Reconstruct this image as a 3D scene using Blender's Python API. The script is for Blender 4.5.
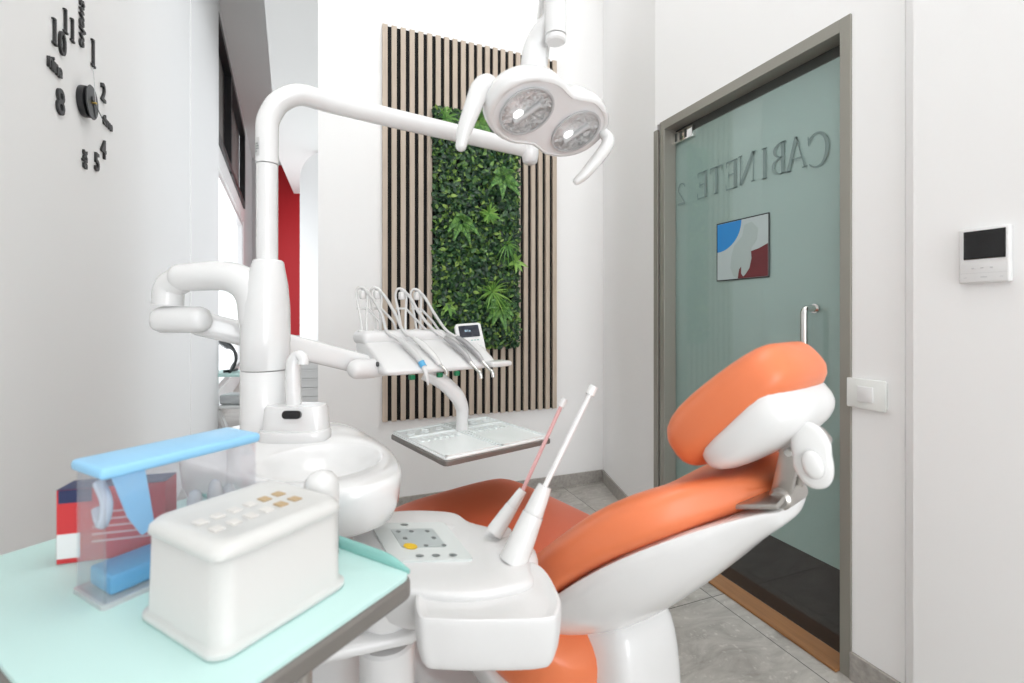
import bpy, bmesh, math, random
from mathutils import Vector, Matrix
random.seed(7)
PI = math.pi
sc = bpy.context.scene
COL = sc.collection
for o in list(bpy.data.objects):
    bpy.data.objects.remove(o)

# ------------------------------------------------------------------ camera, world, light, exposure
YAW = math.radians(21.26)            # the room's depth axis is world Y; the camera looks 21 degrees to its right
CAMF = Matrix.Rotation(-YAW, 4, 'Z')            # (lateral, depth, height) seen from the camera's standpoint
CAM_H = 1.18
FPX = 473.0
cd = bpy.data.cameras.new('camera')
cd.sensor_width = 36.0
cd.lens = FPX / 1024 * 36.0
cd.shift_y = -(341.5 - 314.0) / 1024
cd.clip_start = 0.02
cd.dof.use_dof = True
cd.dof.focus_distance = 2.0
cd.dof.aperture_fstop = 3.4
cam = bpy.data.objects.new('camera', cd)
COL.objects.link(cam)
cam.location = (0, 0, CAM_H)
cam.rotation_euler = (PI / 2, 0, -YAW)
sc.camera = cam

w = bpy.data.worlds.new('world')
sc.world = w
w.use_nodes = True
w.node_tree.nodes['Background'].inputs[0].default_value = (0.93, 0.97, 1.0, 1)
w.node_tree.nodes['Background'].inputs[1].default_value = 1.0

vs = sc.view_settings
vs.view_transform = 'Standard'
vs.look = 'None'
vs.gamma = 1.0
vs.use_curve_mapping = False
vs.exposure = 0.62

def area_light(name, loc, direction, sx, sy, power, color=(1, 1, 1)):
    l = bpy.data.lights.new(name, 'AREA')
    l.shape = 'RECTANGLE'
    l.size, l.size_y, l.energy, l.color = sx, sy, power, color
    o = bpy.data.objects.new(name, l)
    COL.objects.link(o)
    o.location = loc
    o.rotation_euler = Vector(direction).to_track_quat('-Z', 'Y').to_euler()
    return o
# daylight through the glazing behind the camera, the hall windows and the ceiling lamps
area_light('window_daylight', (-0.5, -4.0, 1.75), (0.03, 1, -0.02), 3.8, 3.0, 108, (0.96, 0.98, 1.0))
area_light('ceiling_lamp_light', (0.5, 0.5, 4.8), (-0.12, 0, -1), 2.2, 3.6, 50, (1.0, 0.99, 0.97))
area_light('hall_window_daylight', CAMF @ Vector((-3.9, 7.0, 1.7)), CAMF.to_3x3() @ Vector((0.75, 0.1, 0.65)), 2.4, 2.6, 14, (0.97, 0.985, 1.0))
sc.cycles.transparent_max_bounces = 24
sc.cycles.diffuse_bounces = 8
sc.cycles.max_bounces = 14

# ------------------------------------------------------------------ frames
CAMF = Matrix.Rotation(-YAW, 4, 'Z')            # (lateral, depth, height) seen from the camera's standpoint
def C(lat, s, z):
    return CAMF @ Vector((lat, s, z))
def px(u, v, s):
    return C((u - 512) / FPX * s, s, CAM_H + (314 - v) / FPX * s)
def L(u, v, s):                                   # same, left in the (lateral, depth, height) frame
    return Vector(((u - 512) / FPX * s, s, CAM_H + (314 - v) / FPX * s))
def frame(lat, s, z, deg):                        # a local frame: x axis turned deg from the lateral axis
    return CAMF @ Matrix.Translation((lat, s, z)) @ Matrix.Rotation(math.radians(deg), 4, 'Z')

# ------------------------------------------------------------------ materials
MAT = {}
def mat(name, color, rough=0.5, metal=0.0, **kw):
    if name in MAT:
        return MAT[name]
    m = bpy.data.materials.new(name)
    m.use_nodes = True
    nt = m.node_tree
    b = nt.nodes['Principled BSDF']
    b.inputs['Base Color'].default_value = (*color, 1)
    b.inputs['Roughness'].default_value = rough
    b.inputs['Metallic'].default_value = metal
    for k, v in kw.items():
        b.inputs[k.replace('_', ' ')].default_value = v
    MAT[name] = m
    return m
def noise_bump(m, scale, strength, dist=0.002, var=0.0, detail=4):
    nt = m.node_tree; n = nt.nodes; b = n['Principled BSDF']
    tc = n.new('ShaderNodeTexCoord')
    nz = n.new('ShaderNodeTexNoise')
    nz.inputs['Scale'].default_value = scale
    nz.inputs['Detail'].default_value = detail
    nt.links.new(tc.outputs['Object'], nz.inputs['Vector'])
    bp = n.new('ShaderNodeBump')
    bp.inputs['Strength'].default_value = strength
    bp.inputs['Distance'].default_value = dist
    nt.links.new(nz.outputs['Fac'], bp.inputs['Height'])
    nt.links.new(bp.outputs['Normal'], b.inputs['Normal'])
    if var:
        c = tuple(b.inputs['Base Color'].default_value)
        mx = n.new('ShaderNodeMix'); mx.data_type = 'RGBA'
        mx.inputs['A'].default_value = tuple(max(0, x * (1 - var)) for x in c[:3]) + (1,)
        mx.inputs['B'].default_value = tuple(min(1, x * (1 + var)) for x in c[:3]) + (1,)
        nt.links.new(nz.outputs['Fac'], mx.inputs['Factor'])
        nt.links.new(mx.outputs['Result'], b.inputs['Base Color'])
    return m

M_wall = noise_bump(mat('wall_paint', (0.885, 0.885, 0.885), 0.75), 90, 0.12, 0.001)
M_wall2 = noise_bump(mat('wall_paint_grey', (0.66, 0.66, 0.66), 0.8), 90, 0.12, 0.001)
M_ceil = mat('ceiling_paint', (0.82, 0.82, 0.81), 0.9)
M_red = mat('red_wall', (0.50, 0.012, 0.018), 0.6)
M_white = mat('white_plastic', (0.76, 0.76, 0.76), 0.28, Coat_Weight=0.3, Coat_Roughness=0.1)
M_enamel = mat('white_enamel', (0.79, 0.79, 0.79), 0.2, Coat_Weight=0.4)
M_ceramic = mat('white_ceramic', (0.80, 0.80, 0.80), 0.08, Coat_Weight=0.6)
M_grey = mat('light_grey_plastic', (0.55, 0.56, 0.57), 0.4)
M_hose = mat('grey_hose', (0.62, 0.62, 0.62), 0.45)
M_black = mat('black_plastic', (0.015, 0.015, 0.017), 0.35)
M_clock = mat('black_foam_digits', (0.022, 0.022, 0.023), 0.45)
M_hub = mat('dark_metal_hub', (0.06, 0.062, 0.064), 0.35, 0.6)
M_orange = noise_bump(mat('orange_upholstery', (0.82, 0.215, 0.085), 0.36), 500, 0.15, 0.0006)
M_seam = mat('dark_orange_seam', (0.55, 0.10, 0.03), 0.6)
M_chrome = mat('chrome', (0.75, 0.74, 0.72), 0.12, 1.0)
M_steel = mat('brushed_steel', (0.52, 0.50, 0.475), 0.3, 1.0)
M_frame = mat('bronze_grey_metal', (0.31, 0.30, 0.265), 0.42, 0.4)
M_framed = mat('dark_gasket', (0.05, 0.055, 0.05), 0.5)
M_traymetal = mat('taupe_metal_rim', (0.22, 0.205, 0.19), 0.45, 0.3)
M_teal = mat('turquoise_mat', (0.56, 0.79, 0.76), 0.55)
M_teal_shaded = mat('turquoise_lip_shaded', (0.28, 0.56, 0.52), 0.5)  # mat's turquoise darkened: shading of the raised lip put into the colour
M_blue = mat('light_blue_plastic', (0.30, 0.62, 0.90), 0.35)
M_bluedk = mat('blue_plastic', (0.10, 0.42, 0.72), 0.35)
M_redbox = mat('red_carton', (0.62, 0.035, 0.04), 0.5)
M_navy = mat('navy_ink', (0.02, 0.03, 0.10), 0.5)
M_paper = mat('white_paper', (0.8, 0.8, 0.8), 0.6)
M_tan = mat('tan_plugs', (0.50, 0.36, 0.20), 0.5)
M_slat = None
M_backing = mat('black_felt', (0.006, 0.0055, 0.0055), 0.9)
M_green = mat('green_plastic', (0.0, 0.18, 0.07), 0.4)
M_screen = mat('dark_screen', (0.012, 0.016, 0.03), 0.12)
M_black_gloss = mat('black_glass', (0.006, 0.006, 0.007), 0.12)
M_wood = None
M_stone = noise_bump(mat('grey_stone', (0.36, 0.34, 0.315), 0.4), 60, 0.3, 0.002, 0.45, 8)
M_pad = mat('keypad_foil', (0.72, 0.76, 0.75), 0.25)
M_padgrey = mat('keypad_grey', (0.47, 0.52, 0.52), 0.3)
M_icon = mat('keypad_icon', (0.20, 0.22, 0.22), 0.4)
M_yellow = mat('keypad_yellow', (0.85, 0.55, 0.02), 0.4)
M_pink = mat('pink_tube', (0.72, 0.42, 0.42), 0.3)
M_trayglass = mat('tray_liner_white', (0.88, 0.92, 0.92), 0.4, Coat_Weight=0.1)
M_handle = mat('translucent_handle', (0.76, 0.76, 0.755), 0.2, Coat_Weight=0.5)

def wood_mat(name, c1, c2, axis_scale):
    m = mat(name, c1, 0.55); nt = m.node_tree; n = nt.nodes; b = n['Principled BSDF']
    tc = n.new('ShaderNodeTexCoord'); mp = n.new('ShaderNodeMapping'); nz = n.new('ShaderNodeTexNoise')
    mp.inputs['Scale'].default_value = axis_scale
    nz.inputs['Scale'].default_value = 6; nz.inputs['Detail'].default_value = 8; nz.inputs['Distortion'].default_value = 0.6
    mx = n.new('ShaderNodeMix'); mx.data_type = 'RGBA'
    mx.inputs['A'].default_value = (*c1, 1); mx.inputs['B'].default_value = (*c2, 1)
    nt.links.new(tc.outputs['Object'], mp.inputs['Vector']); nt.links.new(mp.outputs['Vector'], nz.inputs['Vector'])
    nt.links.new(nz.outputs['Fac'], mx.inputs['Factor']); nt.links.new(mx.outputs['Result'], b.inputs['Base Color'])
    return m
M_slat = wood_mat('oak_slat', (0.42, 0.34, 0.27), (0.62, 0.53, 0.44), (12, 12, 0.5))
M_wood = wood_mat('teak_threshold', (0.20, 0.085, 0.028), (0.36, 0.17, 0.06), (10, 1, 10))
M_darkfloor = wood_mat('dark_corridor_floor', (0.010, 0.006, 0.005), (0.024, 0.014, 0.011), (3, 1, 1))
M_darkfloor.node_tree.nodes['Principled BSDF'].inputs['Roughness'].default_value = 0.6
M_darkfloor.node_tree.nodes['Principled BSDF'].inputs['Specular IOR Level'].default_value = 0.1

def tile_floor():
    m = mat('grey_stone_tiles', (0.4, 0.4, 0.38), 0.35); nt = m.node_tree; n = nt.nodes; b = n['Principled BSDF']; lk = nt.links.new
    tc = n.new('ShaderNodeTexCoord'); sp = n.new('ShaderNodeSeparateXYZ'); lk(tc.outputs['Object'], sp.inputs[0])
    def math_(op, a, v=None):
        q = n.new('ShaderNodeMath'); q.operation = op
        for i, x in enumerate((a, v)):
            if x is None: continue
            if isinstance(x, (int, float)): q.inputs[i].default_value = x
            else: lk(x, q.inputs[i])
        return q.outputs[0]
    lines = []; cells = []
    for out, off in ((sp.outputs['X'], 1.44), (sp.outputs['Y'], 1.322)):
        t = math_('DIVIDE', math_('SUBTRACT', out, off - 6.61), 0.661)
        f = math_('FRACT', t); cells.append(math_('FLOOR', t))
        d = math_('MINIMUM', f, math_('SUBTRACT', 1.0, f))
        lines.append(math_('LESS_THAN', d, 0.0028))
    ln = math_('MAXIMUM', lines[0], lines[1])
    cx = n.new('ShaderNodeCombineXYZ'); lk(math_('MULTIPLY', cells[0], 13.7), cx.inputs[0]); lk(math_('MULTIPLY', cells[1], 7.3), cx.inputs[1])
    ad = n.new('ShaderNodeVectorMath'); ad.operation = 'ADD'; lk(tc.outputs['Object'], ad.inputs[0]); lk(cx.outputs[0], ad.inputs[1])
    mp = n.new('ShaderNodeMapping'); mp.inputs['Scale'].default_value = (1, 2.2, 1); mp.inputs['Rotation'].default_value = (0, 0, 0.5); lk(ad.outputs[0], mp.inputs[0])
    nz = n.new('ShaderNodeTexNoise'); nz.inputs['Scale'].default_value = 4.5; nz.inputs['Detail'].default_value = 9; nz.inputs['Roughness'].default_value = 0.65; nz.inputs['Distortion'].default_value = 1.4; lk(mp.outputs[0], nz.inputs['Vector'])
    cr = n.new('ShaderNodeValToRGB'); lk(nz.outputs['Fac'], cr.inputs[0])
    e = cr.color_ramp.elements
    e[0].position = 0.3; e[0].color = (0.29, 0.27, 0.245, 1); e[1].position = 0.72; e[1].color = (0.55, 0.53, 0.49, 1)
    x = cr.color_ramp.elements.new(0.5); x.color = (0.42, 0.40, 0.37, 1)
    n2 = n.new('ShaderNodeTexNoise'); n2.inputs['Scale'].default_value = 45; n2.inputs['Detail'].default_value = 6; lk(ad.outputs[0], n2.inputs['Vector'])
    c2 = n.new('ShaderNodeValToRGB'); lk(n2.outputs['Fac'], c2.inputs[0]); c2.color_ramp.elements[0].position = 0.6; c2.color_ramp.elements[1].position = 0.72
    c2.color_ramp.elements[1].color = (0.55, 0.55, 0.55, 1)
    m1 = n.new('ShaderNodeMix'); m1.data_type = 'RGBA'; lk(c2.outputs[0], m1.inputs['Factor']); lk(cr.outputs[0], m1.inputs['A']); m1.inputs['B'].default_value = (0.66, 0.64, 0.60, 1)
    m2 = n.new('ShaderNodeMix'); m2.data_type = 'RGBA'; lk(ln, m2.inputs['Factor']); lk(m1.outputs['Result'], m2.inputs['A']); m2.inputs['B'].default_value = (0.07, 0.065, 0.06, 1)
    lk(m2.outputs['Result'], b.inputs['Base Color'])
    return m
M_tile = tile_floor()

def clear_mat(name, tint, refl=0.12, rough=0.03, milk=0.0, milk_col=(0.9, 0.9, 0.9)):
    m = bpy.data.materials.new(name); m.use_nodes = True; nt = m.node_tree; n = nt.nodes; n.clear(); lk = nt.links.new
    out = n.new('ShaderNodeOutputMaterial'); tr = n.new('ShaderNodeBsdfTransparent'); tr.inputs[0].default_value = (*tint, 1)
    gl = n.new('ShaderNodeBsdfGlossy'); gl.inputs['Roughness'].default_value = rough
    fr = n.new('ShaderNodeLayerWeight'); fr.inputs[0].default_value = 0.5
    pw = n.new('ShaderNodeMath'); pw.operation = 'POWER'; pw.inputs[1].default_value = 5; lk(fr.outputs['Facing'], pw.inputs[0])
    ma = n.new('ShaderNodeMath'); ma.operation = 'MULTIPLY_ADD'; ma.inputs[1].default_value = 0.9; ma.inputs[2].default_value = 0.05; lk(pw.outputs[0], ma.inputs[0])
    mx = n.new('ShaderNodeMixShader'); lk(ma.outputs[0], mx.inputs[0])
    base = tr.outputs[0]
    if milk:
        df = n.new('ShaderNodeBsdfDiffuse'); df.inputs[0].default_value = (*milk_col, 1)
        tl = n.new('ShaderNodeBsdfTranslucent'); tl.inputs[0].default_value = (*milk_col, 1)
        ms = n.new('ShaderNodeMixShader'); ms.inputs[0].default_value = 0.5; lk(df.outputs[0], ms.inputs[1]); lk(tl.outputs[0], ms.inputs[2])
        mm = n.new('ShaderNodeMixShader'); mm.inputs[0].default_value = milk; lk(base, mm.inputs[1]); lk(ms.outputs[0], mm.inputs[2]); base = mm.outputs[0]
    lk(base, mx.inputs[1]); lk(gl.outputs[0], mx.inputs[2]); lk(mx.outputs[0], out.inputs[0])
    return m
M_clear = clear_mat('clear_acrylic', (0.975, 0.975, 0.985), milk=0.045, milk_col=(0.85, 0.85, 0.90))
M_doorglass = clear_mat('door_glass', (0.93, 0.96, 0.95))
M_milky = clear_mat('milky_plastic', (0.9, 0.9, 0.9), milk=0.80)
M_lens = clear_mat('lamp_cover_glass', (0.97, 0.97, 0.97), rough=0.05)
M_film = mat('frosted_film', (0.43, 0.53, 0.515), 0.3)
M_film_let = mat('frosted_lettering', (0.20, 0.27, 0.26), 0.6)
M_logo_w = mat('logo_pale', (0.42, 0.50, 0.50), 0.3)
M_logo_t = mat('logo_tooth', (0.36, 0.44, 0.43), 0.3)
M_logo_b = mat('logo_blue', (0.02, 0.23, 0.58), 0.3)
M_logo_r = mat('logo_red', (0.13, 0.015, 0.02), 0.3)

def leaf_mat(name, stops):
    m = mat(name, (0.05, 0.15, 0.03), 0.38); nt = m.node_tree; n = nt.nodes; b = n['Principled BSDF']
    g = n.new('ShaderNodeNewGeometry'); cr = n.new('ShaderNodeValToRGB'); nt.links.new(g.outputs['Random Per Island'], cr.inputs[0])
    e = cr.color_ramp.elements
    e[0].position = stops[0][0]; e[0].color = (*stops[0][1], 1); e[1].position = stops[-1][0]; e[1].color = (*stops[-1][1], 1)
    for p, c in stops[1:-1]:
        x = e.new(p); x.color = (*c, 1)
    nt.links.new(cr.outputs[0], b.inputs['Base Color'])
    return m
M_leaf = leaf_mat('artificial_leaves', [(0.0, (0.008, 0.030, 0.017)), (0.40, (0.020, 0.066, 0.028)), (0.70, (0.045, 0.125, 0.036)), (0.9, (0.16, 0.30, 0.06)), (1.0, (0.28, 0.42, 0.09))])
M_fern = leaf_mat('fern_leaves', [(0.0, (0.05, 0.15, 0.035)), (0.6, (0.10, 0.26, 0.05)), (1.0, (0.19, 0.38, 0.08))])
M_fernlight = leaf_mat('light_rosette_leaves', [(0.0, (0.09, 0.24, 0.04)), (0.5, (0.18, 0.38, 0.07)), (1.0, (0.32, 0.52, 0.12))])

# ------------------------------------------------------------------ builders
def obj(name, bm, m, parent=None, M=None, smooth=None, label=None, cat=None, group=None, kind=None, origin=None, bevel=None, sub=0):
    """link bm (coordinates in frame M; parent's frame by default) as one mesh object"""
    PW = parent['_M'] if parent is not None else None
    PWm = WM[parent.name] if parent is not None else Matrix.Identity(4)
    if M is None:
        M = PWm
    bmesh.ops.recalc_face_normals(bm, faces=bm.faces[:])
    if parent is None:
        if origin is None:
            cs = [M @ v.co for v in bm.verts]
            origin = Vector(((min(c.x for c in cs) + max(c.x for c in cs)) / 2, (min(c.y for c in cs) + max(c.y for c in cs)) / 2, min(c.z for c in cs)))
        base = Matrix.Translation(origin) @ M.to_euler().to_matrix().to_4x4()
    else:
        cs = [M @ v.co for v in bm.verts]
        c = sum(cs, Vector()) / len(cs)
        base = Matrix.Translation(c) @ PWm.to_euler().to_matrix().to_4x4()
    bm.transform(base.inverted() @ M)
    me = bpy.data.meshes.new(name)
    bm.to_mesh(me); bm.free()
    me.materials.append(m)
    if smooth is not None:
        me.polygons.foreach_set('use_smooth', [True] * len(me.polygons))
        try:
            me.set_sharp_from_angle(angle=math.radians(smooth))
        except Exception:
            pass
    o = bpy.data.objects.new(name, me)
    COL.objects.link(o)
    if parent is not None:
        o.parent = parent
        loc = PWm.inverted() @ base
        o.location = loc.to_translation(); o.rotation_euler = loc.to_euler()
    else:
        o.location = base.to_translation(); o.rotation_euler = base.to_euler()
    WM[o.name] = base
    o['_M'] = 1
    if bevel:
        b = o.modifiers.new('bevel', 'BEVEL'); b.width = bevel; b.segments = 3; b.limit_method = 'ANGLE'; b.angle_limit = math.radians(40)
        if smooth is None:
            me.polygons.foreach_set('use_smooth', [True] * len(me.polygons))
            me.set_sharp_from_angle(angle=math.radians(40))
    if sub:
        s = o.modifiers.new('sub', 'SUBSURF'); s.levels = sub; s.render_levels = sub
    if label: o['label'] = label
    if cat: o['category'] = cat
    if group: o['group'] = group
    if kind: o['kind'] = kind
    return o
WM = {}
def thing(name, label, cat, M, group=None):
    o = bpy.data.objects.new(name, None); COL.objects.link(o)
    o.empty_display_size = 0.05
    o.location = M.to_translation(); o.rotation_euler = M.to_euler()
    o['label'] = label; o['category'] = cat; o['_M'] = 1
    if group: o['group'] = group
    WM[o.name] = M.copy()
    return o
def NB(): return bmesh.new()
def box(bm, a, b):
    (x0, y0, z0), (x1, y1, z1) = a, b
    vs_ = [bm.verts.new(p) for p in ((x0, y0, z0), (x1, y0, z0), (x1, y1, z0), (x0, y1, z0), (x0, y0, z1), (x1, y0, z1), (x1, y1, z1), (x0, y1, z1))]
    for f in ((0, 3, 2, 1), (4, 5, 6, 7), (0, 1, 5, 4), (1, 2, 6, 5), (2, 3, 7, 6), (3, 0, 4, 7)):
        bm.faces.new([vs_[i] for i in f])
    return bm
def rbox(bm, a, b, r=0.01, seg=4):
    t = NB(); box(t, a, b)
    bmesh.ops.bevel(t, geom=t.edges[:], offset=r, segments=seg, profile=0.5, affect='EDGES')
    merge(bm, t)
    return bm
def merge(bm, t, M=None):
    if M is not None: t.transform(M)
    me = bpy.data.meshes.new('tmp'); t.to_mesh(me); t.free(); bm.from_mesh(me); bpy.data.meshes.remove(me)
def loft(bm, rings, cap=True, closed=True):
    R = [[bm.verts.new(p) for p in r] for r in rings]
    n = len(R[0])
    for a, b in zip(R[:-1], R[1:]):
        for i in range(n if closed else n - 1):
            j = (i + 1) % n
            bm.faces.new((a[i], a[j], b[j], b[i]))
    if cap:
        bm.faces.new(list(reversed(R[0]))); bm.faces.new(R[-1])
    return bm
def catmull(P, k=8):
    P = [Vector(p) for p in P]
    out = []
    Q = [P[0] * 2 - P[1]] + P + [P[-1] * 2 - P[-2]]
    for i in range(1, len(Q) - 2):
        for j in range(k):
            t = j / k
            a, b, c, d = Q[i - 1], Q[i], Q[i + 1], Q[i + 2]
            out.append(0.5 * ((2 * b) + (c - a) * t + (2 * a - 5 * b + 4 * c - d) * t * t + (3 * b - a - 3 * c + d) * t ** 3))
    out.append(P[-1])
    return out
def interp(vals, n):
    out = []
    for i in range(n):
        t = i / (n - 1) * (len(vals) - 1); k = min(int(t), len(vals) - 2); f = t - k
        out.append(vals[k] * (1 - f) + vals[k + 1] * f)
    return out
def tube(bm, pts, r, n=14, k=8, smooth=True, flat=1.0, round_ends=False):
    """tube through pts; r a number or a list; flat squashes the section along its second axis"""
    P = catmull(pts, k) if smooth and len(pts) > 2 else [Vector(p) for p in pts]
    rad = interp(r, len(P)) if isinstance(r, (list, tuple)) else [r] * len(P)
    if round_ends:
        d0 = (P[0] - P[1]).normalized(); d1 = (P[-1] - P[-2]).normalized()
        A = [(P[0] + d0 * rad[0] * math.sin(a), rad[0] * math.cos(a)) for a in (1.45, 1.1, 0.75, 0.35)]
        B = [(P[-1] + d1 * rad[-1] * math.sin(a), rad[-1] * math.cos(a)) for a in (0.35, 0.75, 1.1, 1.45)]
        P = [a[0] for a in A] + P + [b[0] for b in B]; rad = [a[1] for a in A] + rad + [b[1] for b in B]
    T = []
    for i in range(len(P)):
        a = P[max(i - 1, 0)]; b = P[min(i + 1, len(P) - 1)]
        T.append((b - a).normalized())
    up = Vector((0, 0, 1)) if abs(T[0].z) < 0.9 else Vector((0, 1, 0))
    nrm = (up - T[0] * up.dot(T[0])).normalized()
    rings = []
    for i, p in enumerate(P):
        if i:
            nrm = (nrm - T[i] * nrm.dot(T[i])).normalized()
        bn = T[i].cross(nrm)
        rings.append([p + (nrm * math.cos(a) + bn * math.sin(a) * flat) * rad[i] for a in (2 * PI * q / n for q in range(n))])
    return loft(bm, rings)
def lathe(bm, prof, n=32, M=None):
    """profile of (radius, z) turned about z"""
    t = NB()
    rings = [[Vector((max(r, 1e-4) * math.cos(2 * PI * q / n), max(r, 1e-4) * math.sin(2 * PI * q / n), z)) for q in range(n)] for r, z in prof]
    loft(t, rings)
    merge(bm, t, M)
    return bm
def sring(a, b, p, n=40, bb=None):
    """superellipse ring in 2D; bb: half height of the lower half"""
    out = []
    for q in range(n):
        t = 2 * PI * q / n
        c, s = math.cos(t), math.sin(t)
        y = a * math.copysign(abs(c) ** (2 / p), c)
        h = b if s >= 0 or bb is None else bb
        z = h * math.copysign(abs(s) ** (2 / p), s)
        out.append((y, z))
    return out
def prism(bm, pts, z0, z1, M=None):
    t = NB(); loft(t, [[Vector((x, y, z0)) for x, y in pts], [Vector((x, y, z1)) for x, y in pts]]); merge(bm, t, M); return bm
def rrect(x0, y0, x1, y1, r, k=5):
    out = []
    for cx, cy, a0 in ((x1 - r, y1 - r, 0), (x0 + r, y1 - r, 90), (x0 + r, y0 + r, 180), (x1 - r, y0 + r, 270)):
        for i in range(k + 1):
            a = math.radians(a0 + 90 * i / k); out.append((cx + r * math.cos(a), cy + r * math.sin(a)))
    return out
def look(zdir, xdir, loc):
    """frame whose z is zdir and whose x is near xdir"""
    z = Vector(zdir).normalized(); x = Vector(xdir); x = (x - z * x.dot(z)).normalized(); y = z.cross(x)
    m = Matrix((x, y, z)).transposed().to_4x4(); m.translation = Vector(loc); return m
def text_bm(s, size, depth, M, spacing=1.0, bold=0.0):
    cu = bpy.data.curves.new('txt', 'FONT'); cu.body = s; cu.size = size; cu.extrude = depth / 2; cu.align_x = 'CENTER'; cu.align_y = 'CENTER'
    cu.space_character = spacing; cu.offset = bold; cu.resolution_u = 4
    o = bpy.data.objects.new('txt', cu); COL.objects.link(o)
    dg = bpy.context.evaluated_depsgraph_get(); dg.update()
    me = bpy.data.meshes.new_from_object(o.evaluated_get(dg))
    bm = NB(); bm.from_mesh(me); bpy.data.meshes.remove(me); bpy.data.objects.remove(o); bpy.data.curves.remove(cu)
    bm.transform(M)
    return bm

def smooth_outline(P, k=6):
    P = [Vector((*p, 0)) for p in P]; n = len(P); out = []
    for i in range(n):
        a, b, c, d = P[i - 1], P[i], P[(i + 1) % n], P[(i + 2) % n]
        for j in range(k):
            t_ = j / k; q = 0.5 * ((2 * b) + (c - a) * t_ + (2 * a - 5 * b + 4 * c - d) * t_ * t_ + (3 * b - a - 3 * c + d) * t_ ** 3); out.append((q.x, q.y))
    return out
XR, YB = 1.58, 2.888                 # the door wall and the back wall
H = 4.9
S = dict(kind='structure')
# ================================================================== the setting
obj('wall_back', box(NB(), (-0.052, YB, 0), (1.82, YB + 0.15, H)), M_wall, **S)
# slanting piece between the back wall and the door wall
t = NB(); prism(t, [(1.816, YB), (XR, 2.016), (XR + 0.16, 2.016), (1.98, YB)], 0, H); obj('wall_corner', t, M_wall, **S)
t = NB(); box(t, (XR, 1.9985, 0), (XR + 0.16, 2.016, H)); box(t, (XR, 1.0285, 2.152), (XR + 0.16, 1.9985, H)); box(t, (XR, 0.877, 0), (XR + 0.16, 1.0285, H))
obj('wall_right', t, M_wall, **S)
obj('wall_right_near', box(NB(), (1.55, -4.3, 0), (1.78, 0.84, H)), M_wall, **S)
obj('trim_1', box(NB(), (XR + 0.006, 0.84, 0), (XR + 0.04, 0.877, H)), M_wall, **S)
# left wall, running towards the camera's vanishing point at 25.7 degrees
lw_d = Vector((-0.4337, 0.9011, 0)); lw_n = Vector((0.9011, 0.4337, 0))
LW = CAMF @ look((0, 0, 1), lw_d, (lw_n * -0.6226))       # x along the wall away from the camera, -y into the room
def on_left(u, v, off=0.0):
    r = L(u, v, 1.0) - Vector((0, 0, CAM_H)); s = (-0.6226 + off) / r.dot(lw_n); p = r * s + Vector((0, 0, CAM_H)); return (p.dot(lw_d), p.z, s)
xs_end = on_left(218, 314)[0]; xs_seam = on_left(190, 314)[0]
t = NB(); box(t, (-5.4, 0, 0), (xs_seam, 0.2, H)); obj('wall_left', t, M_wall, M=LW, **S)
t = NB(); box(t, (xs_seam, -0.006, 0), (xs_end, 0.2, H)); obj('wall_left_end', t, M_wall, M=LW, **S)
def plan(x_right, off=0.12, notch=None):
    a, b = LW @ Vector((-5.6, off, 0)), LW @ Vector((13.6, off, 0))
    return [(x_right, -4.3), (x_right, 14), (b.x, b.y), (a.x, a.y)] if a.y < -4.3 else [(x_right, -4.3), (x_right, 14), (b.x, b.y), (a.x, a.y), (a.x, -4.3)]
P_ = plan(1.64); P_[1:2] = [(1.64, 2.03), (1.9, 2.03), (1.9, 14)]
t = NB(); prism(t, P_, -0.1, 0); obj('floor', t, M_tile, M=Matrix.Identity(4), **S)
t = NB(); prism(t, plan(4.2), H, H + 0.1); obj('ceiling', t, M_ceil, M=Matrix.Identity(4), **S)
# rear wall with wide glazing behind the camera
t = NB(); box(t, (-3.0, -4.3, 0), (1.8, -4.15, 0.3)); box(t, (-3.0, -4.3, 3.4), (1.8, -4.15, H)); box(t, (-3.0, -4.3, 0.3), (-2.5, -4.15, 3.4)); box(t, (1.5, -4.3, 0.3), (1.8, -4.15, 3.4))
obj('wall_rear', t, M_wall, **S)
# baseboards
obj('baseboard_back', box(NB(), (-0.052, YB - 0.012, 0), (1.808, YB, 0.082)), M_stone, bevel=0.002, **S)
d = Vector((1.816 - XR, YB - 2.016, 0)); ang = math.atan2(d.y, d.x)
Mb = Matrix.Translation((XR, 2.016, 0)) @ Matrix.Rotation(ang, 4, 'Z')
obj('baseboard_corner', box(NB(), (0.0, 0.0, 0), (d.length - 0.012, 0.012, 0.082)), M_stone, M=Mb, bevel=0.002, **S)
obj('baseboard_right', box(NB(), (XR - 0.012, 0.842, 0), (XR, 1.0285, 0.09)), M_stone, bevel=0.002, **S)
obj('baseboard_right_near', box(NB(), (1.538, -4.1, 0), (1.55, 0.84, 0.09)), M_stone, bevel=0.002, **S)

# glass door -----------------------------------------------------------------
dr = bpy.data.objects.new('door_1', None); COL.objects.link(dr); dr['kind'] = 'structure'; dr['_M'] = 1
DM = Matrix.Translation((1.643, 1.5, 0)); dr.location = DM.to_translation(); WM[dr.name] = DM
def on_x(u, v, X):
    a = (u - 512) / FPX; s = X / (math.sin(YAW) + math.cos(YAW) * a); return (s * (math.cos(YAW) - math.sin(YAW) * a), CAM_H + (314 - v) / FPX * s)
I4 = Matrix.Identity(4)
t = NB()
box(t, (1.572, 1.027, 0), (1.645, 1.062, 2.152)); box(t, (1.572, 1.935, 0), (1.645, 1.969, 2.152)); box(t, (1.572, 1.062, 2.108), (1.645, 1.935, 2.152))
obj('door_frame', t, M_frame, dr, I4, bevel=0.002)
t = NB(); box(t, (1.566, 1.980, 0), (1.579, 2.010, 2.12)); obj('frame_strip', t, M_frame, dr, I4, bevel=0.001)
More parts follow.
